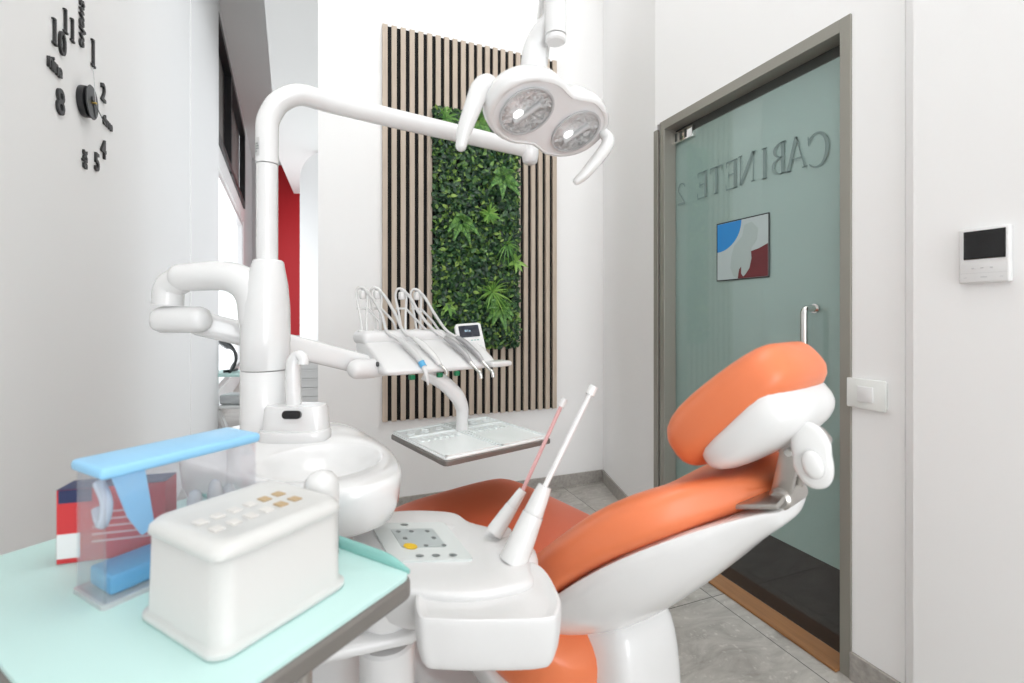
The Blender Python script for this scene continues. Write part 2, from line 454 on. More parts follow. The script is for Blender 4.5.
t = NB(); box(t, (1.646, 1.03, 2.072), (1.70, 1.966, 2.140)); box(t, (1.648, 1.945, 0), (1.69, 1.966, 2.07)); box(t, (1.648, 1.03, 0), (1.69, 1.055, 2.07)); obj('door_stop', t, M_framed, dr, I4, bevel=0.001)
t = NB(); box(t, (1.643, 1.0575, 0.012), (1.647, 1.9425, 2.069)); obj('glass_pane', t, M_doorglass, dr, I4)
t = NB(); box(t, (1.6478, 1.0575, 0.296), (1.6488, 1.9425, 2.069)); obj('frosted_film', t, M_film, dr, I4)
t = NB(); rbox(t, (1.625, 1.80, 2.035), (1.660, 1.945, 2.09), 0.003, 2); obj('hinge_fitting', t, M_chrome, dr, I4, smooth=35)
t = NB()
for k in range(3): box(t, (1.6236, 1.835 + k * 0.034, 2.042), (1.6252, 1.85 + k * 0.034, 2.083))
obj('hinge_slots', t, M_framed, dr, I4)
t = NB(); ya = 1.196
tube(t, [(1.643, ya, 1.20), (1.61, ya, 1.20), (1.593, ya, 1.197), (1.586, ya, 1.183), (1.585, ya, 1.16), (1.585, ya, 0.84), (1.586, ya, 0.817), (1.593, ya, 0.803), (1.61, ya, 0.80), (1.643, ya, 0.80)], 0.0125, 16, 6)
for z in (1.2, 0.8): lathe(t, [(0.0, 0), (0.017, 0), (0.017, 0.008), (0.0, 0.008)], 20, look((-1, 0, 0), (0, 0, 1), (1.643, ya, z)))
obj('door_handle', t, M_chrome, dr, I4, smooth=40)
# lettering seen from its back: strokes (thick and thin bars with serifs) in a unit cell, x mirrored by running along +Y
def letter(ch):
    q = []
    def bar(x0, y0, x1, y1, w):
        dx, dy = x1 - x0, y1 - y0; l = math.hypot(dx, dy); nx, ny = -dy / l * w / 2, dx / l * w / 2
        q.append([(x0 + nx, y0 + ny), (x1 + nx, y1 + ny), (x1 - nx, y1 - ny), (x0 - nx, y0 - ny)])
    def arc(cx, cy, rx, ry, a0, a1, w0, w1, n=14):
        for i in range(n):
            A = [math.radians(a0 + (a1 - a0) * (i + j) / n) for j in (0, 1)]; T = [w0 + (w1 - w0) * math.sin(PI * (i + j) / n) for j in (0, 1)]
            p = [(cx + rx * math.cos(A[j]), cy + ry * math.sin(A[j])) for j in (0, 1)]; r = [(cx + (rx - T[j]) * math.cos(A[j]), cy + (ry - T[j] * 0.6) * math.sin(A[j])) for j in (0, 1)]
            q.append([p[0], p[1], r[1], r[0]])
    K, Tn = 0.13, 0.045
    def serif(x, y, w=0.26): bar(x - w / 2, y, x + w / 2, y, Tn)
    if ch == 'I': bar(.35, 0, .35, 1, K); serif(.35, .02); serif(.35, .98)
    if ch == 'T': bar(.35, 0, .35, 1, K); serif(.35, .02); bar(0, .97, .7, .97, .06); bar(.02, .97, .02, .78, .04); bar(.68, .97, .68, .78, .04)
    if ch == 'E': bar(.15, 0, .15, 1, K); bar(.02, .02, .62, .02, .05); bar(.02, .98, .6, .98, .05); bar(.15, .52, .48, .52, .045); bar(.6, .02, .62, .22, .04); bar(.59, .98, .59, .8, .04); bar(.47, .42, .47, .62, .04)
    if ch == 'N': bar(.1, 0, .1, 1, .05); bar(.72, 0, .72, 1, .05); bar(.1, 1, .72, 0, K); serif(.1, .02, .2); serif(.72, .98, .2); serif(.06, .98, .18)
    if ch == 'A': bar(.05, 0, .38, 1, .05); bar(.38, 1, .70, 0, K); bar(.16, .34, .58, .34, .045); serif(.05, .02, .22); serif(.70, .02, .24)
    if ch == 'B': bar(.15, 0, .15, 1, K); arc(.22, .76, .34, .24, -90, 90, .045, .12); arc(.22, .27, .40, .27, -90, 90, .045, .13); bar(.02, .98, .25, .98, .045); bar(.02, .02, .25, .02, .045); bar(.15, .52, .25, .52, .045)
    if ch == 'C': arc(.42, .5, .42, .52, 45, 315, .05, .13, 22); bar(.72, .68, .74, .95, .05)
    if ch == '2': arc(.3, .72, .28, .28, -30, 170, .05, .12); bar(.48, .58, .06, .06, .07); bar(.04, .05, .6, .05, .1)
    return q
for ch, u, v in (('C', 819, 149), ('A', 797, 153), ('B', 778, 159), ('I', 764.5, 163.5), ('N', 748, 168), ('E', 731, 175), ('T', 716, 180), ('E', 702, 185), ('2', 681, 194)):
    y, z = on_x(u, v, 1.643); t = NB(); hgt = 0.125
    if ch == '2': hgt = 0.11
    for qd in letter(ch):
        vv = [t.verts.new((1.6425, y + (p[0] - 0.35) * hgt * .84, z + (p[1] - 0.5) * hgt)) for p in qd]; vb = [t.verts.new((1.6426, a.co.y, a.co.z)) for a in vv]
        t.faces.new(vv); t.faces.new(vb[::-1])
        for i in range(4): t.faces.new((vv[i], vb[i], vb[(i + 1) % 4], vv[(i + 1) % 4]))
    obj('letter', t, M_film_let, dr, I4, label='mirrored letter ' + ch + ' of the door sign' if ch != '2' else 'mirrored numeral 2 of the door sign')
# square emblem on the glass
def lg(pts, x, m, name):
    t = NB(); P = [(1.657 - a * 0.265, 1.332 + b * 0.25) for a, b in pts]
    loft(t, [[Vector((x, y, z)) for y, z in P], [Vector((x + 0.0006, y, z)) for y, z in P]]); return obj(name, t, m, dr, I4)
lg([(-.02, -.02), (1.02, -.02), (1.02, 1.02), (-.02, 1.02)], 1.6424, M_black, 'emblem_border')
lg([(0, 0), (1, 0), (1, 1), (0, 1)], 1.6418, M_logo_w, 'emblem_field')
lg([(0.003, .997)] + [(0.003 + .5 * math.cos(a), .997 + .5 * math.sin(a)) for a in [math.radians(-90 + 90 * i / 12) for i in range(13)]], 1.6410, M_logo_b, 'emblem_blue_quarter')
lg([(.43, .003), (.46, .16), (.50, .20), (.50, .08), (.54, .03), (.58, .06), (.66, .16), (.70, .32), (.69, .44), (.84, .47), (.997, .53), (.997, .003)], 1.6410, M_logo_r, 'emblem_red_field')
lg([(.28, .20), (.30, .40), (.36, .58), (.52, .72), (.56, .9), (.70, .93), (.82, .80), (.80, .62), (.70, .50), (.69, .44), (.70, .32), (.66, .16), (.58, .06), (.54, .03), (.50, .08), (.50, .20), (.46, .16), (.42, .01), (.34, .05)], 1.6413, M_logo_t, 'emblem_tooth')
obj('trim_2', rbox(NB(), (1.555, 1.063, 0.0), (1.648, 1.934, 0.010), 0.003, 2), M_wood, label='teak threshold strip', **S)
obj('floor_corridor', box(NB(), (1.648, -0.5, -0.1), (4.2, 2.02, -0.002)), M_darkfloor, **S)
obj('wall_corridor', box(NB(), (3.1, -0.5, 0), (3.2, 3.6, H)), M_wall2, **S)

# ================================================================== the hall beyond, left of the back wall
WW = CAMF @ look((0, 0, 1), lw_d, (lw_n * -0.70))
def on_ww(u, v):
    r = L(u, v, 1.0) - Vector((0, 0, CAM_H)); s = -0.70 / r.dot(lw_n); p = r * s; return p.dot(lw_d), p.z + CAM_H
x0 = xs_end + 0.02; x1 = on_ww(243.5, 200)[0]; xw = on_ww(252, 200)[0] + 1.0
zu0, zu1, zl1 = 3.18, 4.62, 2.93
t = NB(); box(t, (x0 - 0.3, 0, zu1), (xw, 0.06, H)); box(t, (x0 - 0.3, 0, zl1), (xw, 0.06, zu0)); box(t, (x1, 0, zu0), (xw, 0.06, zu1)); box(t, (x1, 0, 0), (xw, 0.06, zl1)); box(t, (x0 - 0.3, 0, 0), (x1, 0.06, 0.25))
obj('wall_hall_left', t, M_wall, M=WW, **S)
wn = bpy.data.objects.new('window_1', None); COL.objects.link(wn); wn['kind'] = 'structure'; wn['_M'] = 1; WM[wn.name] = WW; wn.location = WW.to_translation(); wn.rotation_euler = WW.to_euler()
t = NB(); f = 0.09
for a, b in ((x0, x0 + f), (x1 - f, x1), ((x0 + x1) / 2 - 0.35, (x0 + x1) / 2 - 0.25)):
    box(t, (a, -0.03, zu0), (b, 0.06, zu1))
for a, b in ((zu0, zu0 + f), (zu1 - f, zu1)): box(t, (x0, -0.03, a), (x1, 0.06, b))
obj('window_frame', t, M_black, wn)
t = NB(); box(t, (x0, 0.07, zu0), (x1, 0.075, zu1)); obj('pane', t, mat('smoked_glass', (0.34, 0.32, 0.31), 0.6), wn)
wn2 = bpy.data.objects.new('window_2', None); COL.objects.link(wn2); wn2['kind'] = 'structure'; wn2['_M'] = 1; WM[wn2.name] = WW; wn2.location = WW.to_translation(); wn2.rotation_euler = WW.to_euler()
t = NB(); 
for a, b in ((x0 - .2, x0 - .1), (x1 - 0.06, x1)): box(t, (a, 0.02, 0.25), (b, 0.1, zl1))
for a, b in ((0.25, 0.33), (zl1 - 0.08, zl1)): box(t, (x0 - .2, 0.02, a), (x1, 0.1, b))
obj('window_frame', t, M_white, wn2)
# far wall of the hall, red wall, dropped soffit, rounded partition
FF = CAMF
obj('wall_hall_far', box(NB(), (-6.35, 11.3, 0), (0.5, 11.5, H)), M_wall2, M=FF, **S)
obj('wall_hall_red', box(NB(), (-4.95, 9.6, 0.75), (-3.2, 9.75, 4.2)), M_red, M=FF, **S)
t = NB(); prism(t, [(-1.91, 3.645), (-3.59, 7.25), (-4.38, 9.5), (-2.2, 9.5), (-0.9, 6), (-0.75, 3.645)], 3.60, H); obj('ceiling_soffit', t, M_ceil, M=FF, **S)
t = NB(); pts = [(-2.0, 0), (-3.14, 0)] + [(-3.14 + 0.42 - 0.42 * math.cos(a), 3.18 + 0.42 * math.sin(a)) for a in [PI / 2 * i / 8 for i in range(9)]] + [(-2.0, 3.60)]
prism(t, pts, -0.15, 0, look((0, -1, 0), (1, 0, 0), (0, 7.0, 0))); obj('wall_hall_partition', t, M_wall, M=FF, **S)
# drawers in the hall
dt = thing('drawer_cabinet', 'white cabinet with shallow drawers standing in the hall beyond the column', 'cabinet', frame(-2.18, 5.0, 0, 0))
obj('body', box(NB(), (-0.16, 0, 0), (0.22, 0.4, 0.80)), M_white, dt, bevel=0.004)
for k in range(8):
    q = obj('drawer', box(NB(), (-0.155, -0.018, 0.02 + k * 0.097), (0.215, -0.001, 0.111 + k * 0.097)), M_paper, dt, bevel=0.003)
    obj('handle', box(NB(), (-0.06, -0.026, 0.09 + k * 0.097), (0.12, -0.019, 0.098 + k * 0.097)), M_white, q, WM[dt.name])
# rack in the hall
sh = thing('slanted_shelf_rack', 'white slanted shelf rack with turquoise top shelf by the hall window', 'shelf', frame(-2.98, 5.08, 0, 0))
for sx in (-0.22, 0.20):
    t = NB(); pts = [(sx, -0.18), (sx + 0.04, -0.18), (sx + 0.04, -0.14), (sx, -0.14)]
    loft(t, [[Vector((x + 0.20 , y, 0)) for x, y in pts], [Vector((x - 0.02, y, 0.53)) for x, y in pts]]); obj('leg', t, M_enamel, sh)
for z, m, n_ in ((0.53, M_teal, 'top_shelf'), (0.20, M_enamel, 'shelf')):
    t = NB(); rbox(t, (-0.24, -0.2, z), (0.24, 0.2, z + 0.03), 0.008, 2); obj(n_, t, m, sh)
t = NB()
for k in range(7):
    r_ = .16 - .012 * k; yy = -.09 + .022 * k
    tube(t, [(-.10 + .035 + r_ * math.sin(a), yy, .15 + r_ * 1.15 * math.cos(a)) for a in (-.35, .2, .8, 1.4, 2.0, 2.55)], [.004, .012, .014, .014, .014, .013], 8, 4)
tube(t, [(-.02, -.11, .016), (0, -.05, .014), (.01, .08, .014)], .014, 8, 3)
obj('crescent_rack', t, M_hub, None, frame(-2.99, 5.05, 0.564, 0), smooth=60, label='dark ribbed crescent-shaped rack standing on the turquoise hall shelf', cat='rack')
t = NB(); rbox(t, (-0.12, -0.1, 0), (0.2, 0.1, 0.10), 0.02, 3); obj('storage_basket', t, M_grey, None, frame(-2.95, 5.05, 0.232, 0), smooth=40, label='grey basket on the lower shelf of the slanted hall rack', cat='basket')

# ================================================================== slat panel and green wall
sp = thing('slat_wall_panel', 'tall oak slat panel on black backing fixed to the white back wall', 'wall panel', Matrix.Translation((0.878, YB, 0.538)))
X0, PIT, ZP0, ZP1 = 0.2975, 0.05285, 0.545, 2.885
obj('backing', box(NB(), (X0 + 0.004, YB - 0.010, ZP0 + 0.001), (1.437, YB - 0.0005, ZP1 - 0.001)), M_backing, sp, I4)
for k in range(22):
    t = NB(); box(t, (X0 + k * PIT, YB - 0.028, ZP0), (X0 + k * PIT + 0.0300, YB - 0.0102, ZP1)); obj('slat', t, M_slat, sp, I4, bevel=0.001)

gw = thing('green_plant_panel', 'dense artificial foliage panel hung on the oak slat panel', 'plant', Matrix.Translation((0.90, YB - 0.035, 0.955)))
obj('backing_grid', box(NB(), (0.61, YB - 0.050, 1.0), (1.125, YB - 0.036, 2.40)), M_backing, gw, I4)
t = NB()
def leaf(bm, p, d, n, l, wd, curl=0.15):
    d = d.normalized(); sd = d.cross(n).normalized(); n = sd.cross(d)
    pts = [(0, 0, 0), (0.28, 0.42, 0.04), (0.62, 0.40, -0.02), (1.0, 0, -curl), (0.62, -0.40, -0.02), (0.28, -0.42, 0.04)]
    vv = [bm.verts.new(p + d * (a * l) + sd * (b * wd) + n * (c * l)) for a, b, c in pts]
    m0 = bm.verts.new(p + d * (0.45 * l) - n * (0.06 * l))
    for i in range(6): bm.faces.new((vv[i], vv[(i + 1) % 6], m0))
rnd = random.Random(3)
for k in range(8500):
    x = rnd.uniform(0.592, 1.150); z = rnd.uniform(0.965, 2.43)
    ex = min(x - 0.592, 1.150 - x, z - 0.965, 2.43 - z)
    dep = rnd.uniform(0.045, 0.105 if ex > 0.03 else 0.075)
    a = rnd.uniform(0, 2 * PI); d = Vector((math.cos(a), -rnd.uniform(0.1, 0.9), math.sin(a) - 0.2)); n_ = Vector((rnd.uniform(-.7, .7), -1, rnd.uniform(-.4, 1.0))).normalized()
    l = rnd.uniform(0.020, 0.046); leaf(t, Vector((x, YB - dep, z)) - d * l * 0.4, d, n_, l, l * rnd.uniform(0.45, 0.8))
obj('foliage', t, M_leaf, gw, I4, kind='stuff')
def on_back(u, v):
    a = (u - 512) / FPX; s = (YB - 0.1) / (math.cos(YAW) - math.sin(YAW) * a); return Vector((s * (math.sin(YAW) + math.cos(YAW) * a), YB - 0.1, CAM_H + (314 - v) / FPX * s))
def tuft(u, v, nf, ln, wd, m, droop, name, fern=False):
    t = NB(); c = on_back(u, v)
    for k in range(nf):
        a = 2 * PI * k / nf + rnd.uniform(-.25, .25); l = ln * rnd.uniform(0.7, 1.1)
        out = Vector((math.cos(a), -rnd.uniform(0.25, 0.8), math.sin(a))).normalized()
        P = [c + out * l * q + Vector((0, -0.0, -droop * l * q * q)) for q in (0, .25, .5, .75, 1)]
        if fern:
            for i in range(14):
                q = 0.12 + 0.88 * i / 14; p = c + out * l * q + Vector((0, 0, -droop * l * q * q)); sd = Vector((-math.sin(a), 0, math.cos(a)))
                for sg in (-1, 1): leaf(t, p, sd * sg + out * 0.7, Vector((0, -1, 0.2)), 0.045 * (1.1 - q), 0.013)
        else:
            sd = Vector((-math.sin(a), 0, math.cos(a))) * wd / 2; W = (0.4, 1, 0.9, 0.6, 0.05)
            A = [t.verts.new(p + sd * w_) for p, w_ in zip(P, W)]; B = [t.verts.new(p - sd * w_) for p, w_ in zip(P, W)]; Cc = [t.verts.new(p + Vector((0, 0.003, 0))) for p in P]
            for i in range(4): t.faces.new((A[i], A[i + 1], Cc[i + 1], Cc[i])); t.faces.new((Cc[i], Cc[i + 1], B[i + 1], B[i]))
    obj(name, t, m, gw, I4)
tuft(489, 214, 24, 0.085, 0.014, M_fernlight, 0.2, 'rosette'); tuft(503, 178, 7, 0.13, 0.03, M_fern, 0.4, 'fern', True); tuft(461, 222, 6, 0.13, 0.03, M_fern, 0.6, 'fern', True)
tuft(507, 245, 16, 0.11, 0.010, M_fern, 0.8, 'grass_tuft'); tuft(492, 292, 30, 0.14, 0.009, M_fernlight, 0.35, 'grass_tuft'); tuft(500, 308, 9, 0.12, 0.02, M_fern, 0.4, 'fern', True)
tuft(446, 118, 12, 0.09, 0.015, M_fern, 0.3, 'grass_tuft'); tuft(478, 122, 9, 0.12, 0.02, M_fern, 0.4, 'fern', True); tuft(516, 262, 6, 0.09, 0.025, M_fernlight, .3, 'rosette'); tuft(449, 306, 8, 0.06, 0.022, M_fernlight, .3, 'rosette')

# ================================================================== wall clock
ck = thing('wall_clock', 'black numberless-dial wall clock of loose digits and words on the left wall', 'clock', LW @ Matrix.Translation((on_left(80, 94)[0], 0, on_left(80, 94)[1])))
def CK(u, v, off=0.0):
    x, z, _ = on_left(u, v, off); return x, z
cx, cz = CK(81.5, 101)
R90 = Matrix.Rotation(PI / 2, 4, 'X')            # text plane onto the wall: x along, y up, facing -y
def on_wall(x, z, y=-0.012, rot=0):
    return LW @ Matrix.Translation((x, y, z)) @ R90 @ Matrix.Rotation(math.radians(rot), 4, 'Z')
def one(bm, x, h, y=0.0):
    for a in (((x - h * .055, -h / 2), (x + h * .055, -h / 2), (x + h * .055, h / 2), (x - h * .055, h / 2)), ((x - h * .16, -h / 2), (x + h * .16, -h / 2), (x + h * .16, -h * .42), (x - h * .16, -h * .42)), ((x - h * .16, h * .40), (x - h * .05, h * .44), (x - h * .05, h / 2), (x - h * .16, h * .47))):
        prism(bm, a, -.0035, .0035)
for s_, u, v, size, rot, sq in (('1', 91.8, 53, .098, 0, 1), ('2', 101.8, 93.4, .094, 0, 1), ('three', 106.3, 123.4, .050, 0, .9), ('4', 102, 150, .10, 0, 1), ('5', 95.4, 163, .092, 0, 1), ('six', 83, 159.5, .055, 90, 1),
                          ('8', 58.6, 103, .11, 0, 1), ('nine', 53, 66, .060, 0, .9), ('10', 57.5, 37, .078, 0, 1), ('11', 68, 26.4, .075, 0, 1), ('twelve', 80.5, 24, .060, -90, 1.0)):
    x, z = CK(u, v)
    if s_[0] == '1':
        bm_ = NB(); one(bm_, 0 if s_ == '1' else -.032, size)
        if s_ == '11': one(bm_, .022, size)
        if s_ == '10': merge(bm_, text_bm('0', size * 1.35, .007, Matrix.Translation((.022, -.012, 0))))
    else:
        bm_ = text_bm(s_, size, 0.007, Matrix.Identity(4), bold=0.0015, spacing=sq)
    obj('digit' if s_.isdigit() else 'word', bm_, M_clock, ck, on_wall(x, z, -0.0042, rot), label='black "%s" of the clock dial' % s_, kind=None)
t = NB(); lathe(t, [(0, 0), (0.050, 0), (0.052, 0.004), (0.052, 0.018), (0.046, 0.021), (0, 0.021)], 36); obj('clock_body', t, M_black, ck, on_wall(cx, cz, 0), smooth=35)
t = NB(); lathe(t, [(0, 0.0215), (0.02, 0.0215), (0.02, 0.026), (0.055, 0.0265), (0.057, 0.028), (0.055, 0.030), (0, 0.030)], 36); obj('hub_disc', t, M_hub, ck, on_wall(cx, cz, 0), smooth=35)
def hand(ang, l, wd, z, m, name, back=0.02):
    t = NB(); a = math.radians(ang); dx, dy = math.sin(a), math.cos(a); nx, ny = dy, -dx
    P = [(-dx * back + nx * wd, -dy * back + ny * wd), (dx * l + nx * wd * .4, dy * l + ny * wd * .4), (dx * l - nx * wd * .4, dy * l - ny * wd * .4), (-dx * back - nx * wd, -dy * back - ny * wd)]
    prism(t, P, z, z + 0.0015); obj(name, t, m, ck, on_wall(cx, cz, 0))
hand(-12, 0.115, 0.0012, 0.037, M_grey, 'second_hand', 0.0); hand(108, 0.13, 0.003, 0.034, M_hub, 'minute_hand'); hand(150, 0.05, 0.004, 0.031, M_black, 'hour_hand')
t = NB(); lathe(t, [(0, 0.030), (0.004, 0.030), (0.004, 0.041), (0, 0.041)], 12); obj('pin', t, mat('brass', (0.6, 0.42, 0.12), 0.3, 1.0), ck, on_wall(cx, cz, 0))

# ================================================================== switch and intercom
y1, _ = on_x(848.5, 380, 1.572); y0, _ = on_x(889, 380, 1.58)
sw = thing('light_switch', 'white rectangular light switch plate beside the door frame', 'switch', Matrix.Translation((XR, (y0 + y1) / 2, 0.88)))
t = NB(); rbox(t, (1.562, y0, 0.883), (1.571, y1, 0.976), 0.003, 2); box(t, (1.5705, y0 + .004, .89), (1.580, 1.026, .97)); obj('plate', t, mat('switch_plate', (0.80, 0.82, 0.80), 0.3), sw, I4, smooth=35)
t = NB(); rbox(t, (1.557, (y0 + y1) / 2 - 0.024, 0.905), (1.5625, (y0 + y1) / 2 + 0.022, 0.953), 0.002, 2); obj('rocker', t, M_white, sw, I4, smooth=35)
IM = Matrix.Translation((1.55 - 1.619, 0, 1.18 * (1 - .957))) @ Matrix.Diagonal((1, .957, .957, 1))
ic = thing('video_intercom', 'white wall intercom with a black screen on the near right wall', 'intercom', Matrix.Translation((1.55, 0.676, 1.26)))
t = NB(); rbox(t, (1.601, 0.6555, 1.262), (1.6185, 0.7611, 1.408), 0.006, 4); obj('housing', t, M_white, ic, IM, smooth=40)
t = NB(); rbox(t, (1.5985, 0.663, 1.325), (1.6015, 0.748, 1.400), 0.001, 2); obj('screen', t, M_black_gloss, ic, IM)
for k in range(3):
    t = NB(); rbox(t, (1.5995, 0.688 + k * 0.019, 1.300), (1.6013, 0.694 + k * 0.019, 1.303), 0.0007, 2); obj('button', t, M_grey, ic, IM)
t = NB(); box(t, (1.6003, 0.6585, 1.288), (1.6012, 0.757, 1.2885)); box(t, (1.6003, .70, 1.276), (1.6012, .713, 1.2785)); box(t, (1.6003, .668, 1.276), (1.6012, .674, 1.2775)); box(t, (1.6003, .742, 1.276), (1.6012, .748, 1.2775)); obj('key_marks', t, M_grey, ic, IM)

# ================================================================== dental chair  (x towards the head, y away from the camera)
CH = frame(0.03, 1.423, 0, -50)
ch = thing('dental_chair', 'orange upholstered reclining dental chair with white shell in the middle of the room', 'dental chair', CH)
def xsec(x, zc, a, bt, bb, p, n=44, slope=0.0, yo=0.0):
    # slope shears the section so its plane leans
    return [Vector((x + slope * z, y + yo, zc + z)) for y, z in sring(a, bt, p, n, bb)]
def shell_section(x, zt, zb, wt, wb, n=12):
    P = []
    # closed ring: bottom U from -y to +y then top edge back
    for i in range(n * 2 + 1):
        a = PI + PI * i / (2 * n)
        c, s = math.cos(a), math.sin(a)
        y = math.copysign(abs(c) ** 0.55, c); zz = -abs(s) ** 0.62
        wy = wt + (wb - wt) * (-zz)
        P.append(Vector((x, y * wy, zt + (zt - zb) * zz)))
    for i in range(1, 8):
        f = 1 - 2 * i / 8
        P.append(Vector((x, f * wt, zt - 0.004)))
    return P
SH = [(.20, .43, .40, .19, .15), (.26, .49, .40, .235, .17), (.33, .555, .435, .255, .19), (.38, .605, .46, .262, .20), (.46, .68, .505, .262, .20), (.54, .745, .58, .25, .19), (.61, .79, .655, .215, .165), (.66, .815, .715, .165, .125), (.70, .832, .765, .12, .09), (.735, .845, .80, .095, .07), (.745, .843, .815, .08, .06)]
t = NB(); loft(t, [shell_section(*q) for q in SH]); obj('backrest_shell', t, M_enamel, ch, smooth=50, sub=1)
CU = [(.10, .455, .02, .02, .02), (.12, .46, .15, .05, .04), (.16, .475, .215, .07, .055), (.22, .505, .245, .07, .06), (.30, .575, .256, .072, .055), (.37, .64, .262, .072, .052), (.46, .725, .262, .068, .052), (.54, .785, .25, .062, .05), (.60, .822, .222, .055, .045), (.645, .843, .165, .048, .04), (.685, .860, .105, .042, .034), (.71, .868, .075, .034, .028), (.722, .872, .045, .018, .018)]
t = NB(); rings = []
for x, zc, a, bt, bb in CU:
    r = xsec(x, zc, a, bt, bb, 3.2, slope=-0.30, yo=max(0, x - .60) * .45)
    for q in r:                       # hollow between the side bolsters
        if q.z > zc: q.z -= 0.022 * max(0, 1 - (q.y / (a * 0.8)) ** 2)
    rings.append(r)
loft(t, rings); bc = obj('backrest_cushion', t, M_orange, ch, smooth=60, sub=1)
# seat
SE = [(-.08, .38, .20, .03, .05), (-.07, .385, .24, .045, .06), (-.03, .395, .258, .05, .07), (.05, .40, .262, .05, .09), (.16, .42, .262, .05, .12), (.26, .44, .255, .05, .16), (.33, .42, .235, .045, .15), (.375, .39, .19, .04, .11), (.39, .37, .12, .02, .05)]
t = NB(); loft(t, [xsec(*q[:5], 4.5) for q in SE]); obj('seat_cushion', t, M_orange, ch, smooth=60, sub=1)
SS = [(-.22, .40, .20, .02, .06), (-.1, .37, .25, .03, .08), (.2, .30, .262, .04, .08), (.30, .27, .262, .04, .07), (.37, .26, .225, .04, .07), (.41, .25, .15, .03, .05)]
t = NB(); loft(t, [xsec(*q[:5], 4.0) for q in SS]); obj('seat_shell', t, M_enamel, ch, smooth=60, sub=1)
# leg rest
LG = [(-.62, .20, .16, .02, .02), (-.60, .22, .20, .035, .03), (-.54, .33, .235, .04, .035), (-.47, .44, .245, .045, .04), (-.41, .495, .25, .045, .04), (-.34, .512, .255, .045, .04), (-.24, .510, .260, .045, .04), (-.10, .505, .260, .045, .04), (.10, .50, .26, .042, .04), (.20, .50, .25, .035, .04), (.22, .495, .20, .02, .02)]
t = NB(); loft(t, [xsec(*q[:5], 3.5) for q in LG]); obj('leg_rest', t, mat('leg_rest_upholstery', (0.66, 0.13, 0.055), 0.36), ch, smooth=60, sub=1)
# base column and foot
t = NB()
rings = []
for z, xa, xb, hy in ((0.0, .14, .50, .15), (.03, .13, .51, .155), (.10, .17, .49, .13), (.30, .20, .485, .12), (.40, .23, .475, .115), (.465, .26, .46, .11), (.50, .30, .43, .09)):
    c_ = (xa + xb) / 2; rings.append([Vector((c_ + a, b, z)) for a, b in sring((xb - xa) / 2, hy, 4.0, 36)])
loft(t, rings); obj('base_column', t, M_enamel, ch, smooth=60, sub=1)
t = NB(); rings = []
for z, sc_ in ((0.001, .97), (.01, 1), (.05, .98), (.07, .9)): rings.append([Vector((-.05 + a * sc_, b * sc_, z)) for a, b in sring(.42, .24, 3.2, 40)])
loft(t, rings); obj('foot_plate', t, M_enamel, ch, smooth=50)
# headrest
th = math.radians(41)
HR = CH @ Matrix.Translation((.660, 0, 1.005)) @ Matrix.Rotation(-th, 4, 'Y') @ Matrix.Diagonal((.91, .86, 1.05, 1))      # x along the pad, z its face normal
t = NB(); rings = []
for x, zc, a, bt, bb in ((-.165, -.01, .05, .02, .025), (-.158, -.008, .10, .04, .04), (-.135, -.004, .135, .055, .05), (-.08, 0, .155, .064, .055), (0, 0, .160, .066, .055), (.08, .002, .155, .062, .052), (.13, .006, .14, .054, .045), (.152, .010, .11, .04, .036), (.162, .012, .06, .02, .02)):
    r = [Vector((x, y, zc + z)) for y, z in sring(a, bt, 2.7, 44, bb)]
    for q in r:
        if q.z > zc: q.z -= 0.006 * max(0, 1 - (q.y / (a * 0.75)) ** 2)
    rings.append(r)
loft(t, rings); hr = obj('headrest_cushion', t, M_orange, ch, HR, smooth=60, sub=1)
t = NB(); rings = []
for x, a, zt, zb in ((-.118, .06, -.035, -.055), (-.108, .10, -.03, -.072), (-.075, .146, -.018, -.086), (0, .157, -.010, -.094), (.07, .155, .004, -.094), (.105, .142, .006, -.084), (.122, .10, -.004, -.07), (.130, .06, -.020, -.055)):
    zc = (zt + zb) / 2; rings.append([Vector((x, y, zc + z)) for y, z in sring(a, (zt - zb) / 2, 3.0, 44)])
loft(t, rings); obj('headrest_shell', t, M_enamel, ch, HR, smooth=60, sub=1)
t = NB(); rbox(t, (.030, -.034, -.122), (.085, .034, -.090), .010, 3); obj('headrest_bracket', t, M_steel, ch, HR, smooth=40)
# headrest bars, hinge, slot plate, knob
t = NB()
for y in (-.026, .026):
    tb = NB(); rbox(tb, (-.014, -.009, 0), (.018, .009, .185), .004, 2); merge(t, tb, Matrix.Translation((.73, y, .853)) @ Matrix.Rotation(math.radians(11), 4, 'Y'))
obj('headrest_bars', t, M_steel, ch, smooth=40)
t = NB(); tb = NB(); box(tb, (-.006, -.0165, 0.02), (.006, .0165, .17)); merge(t, tb, Matrix.Translation((.73, 0, .853)) @ Matrix.Rotation(math.radians(11), 4, 'Y')); obj('bar_core', t, M_framed, ch)
t = NB(); lathe(t, [(0, -.045), (.014, -.045), (.019, -.04), (.019, .04), (.014, .045), (0, .045)], 24, look((0, 1, 0), (1, 0, 0), (.735, 0, .853))); obj('hinge_pin', t, M_steel, ch, smooth=40)
t = NB(); lathe(t, [(0, -.05), (.006, -.05), (.008, -.044), (.008, -.03), (0, -.03)], 18, look((0, 1, 0), (1, 0, 0), (.752, 0, .94))); obj('screw', t, M_chrome, ch, smooth=40)
t = NB(); tb = NB(); rbox(tb, (-.105, -.032, 0), (.012, .032, .010), .003, 2); merge(t, tb, Matrix.Translation((.737, -.052, .851)) @ Matrix.Rotation(math.radians(-17), 4, 'Y') @ Matrix.Rotation(math.radians(8), 4, 'X')); obj('slot_plate', t, M_steel, ch, smooth=40)
t = NB(); rings = []
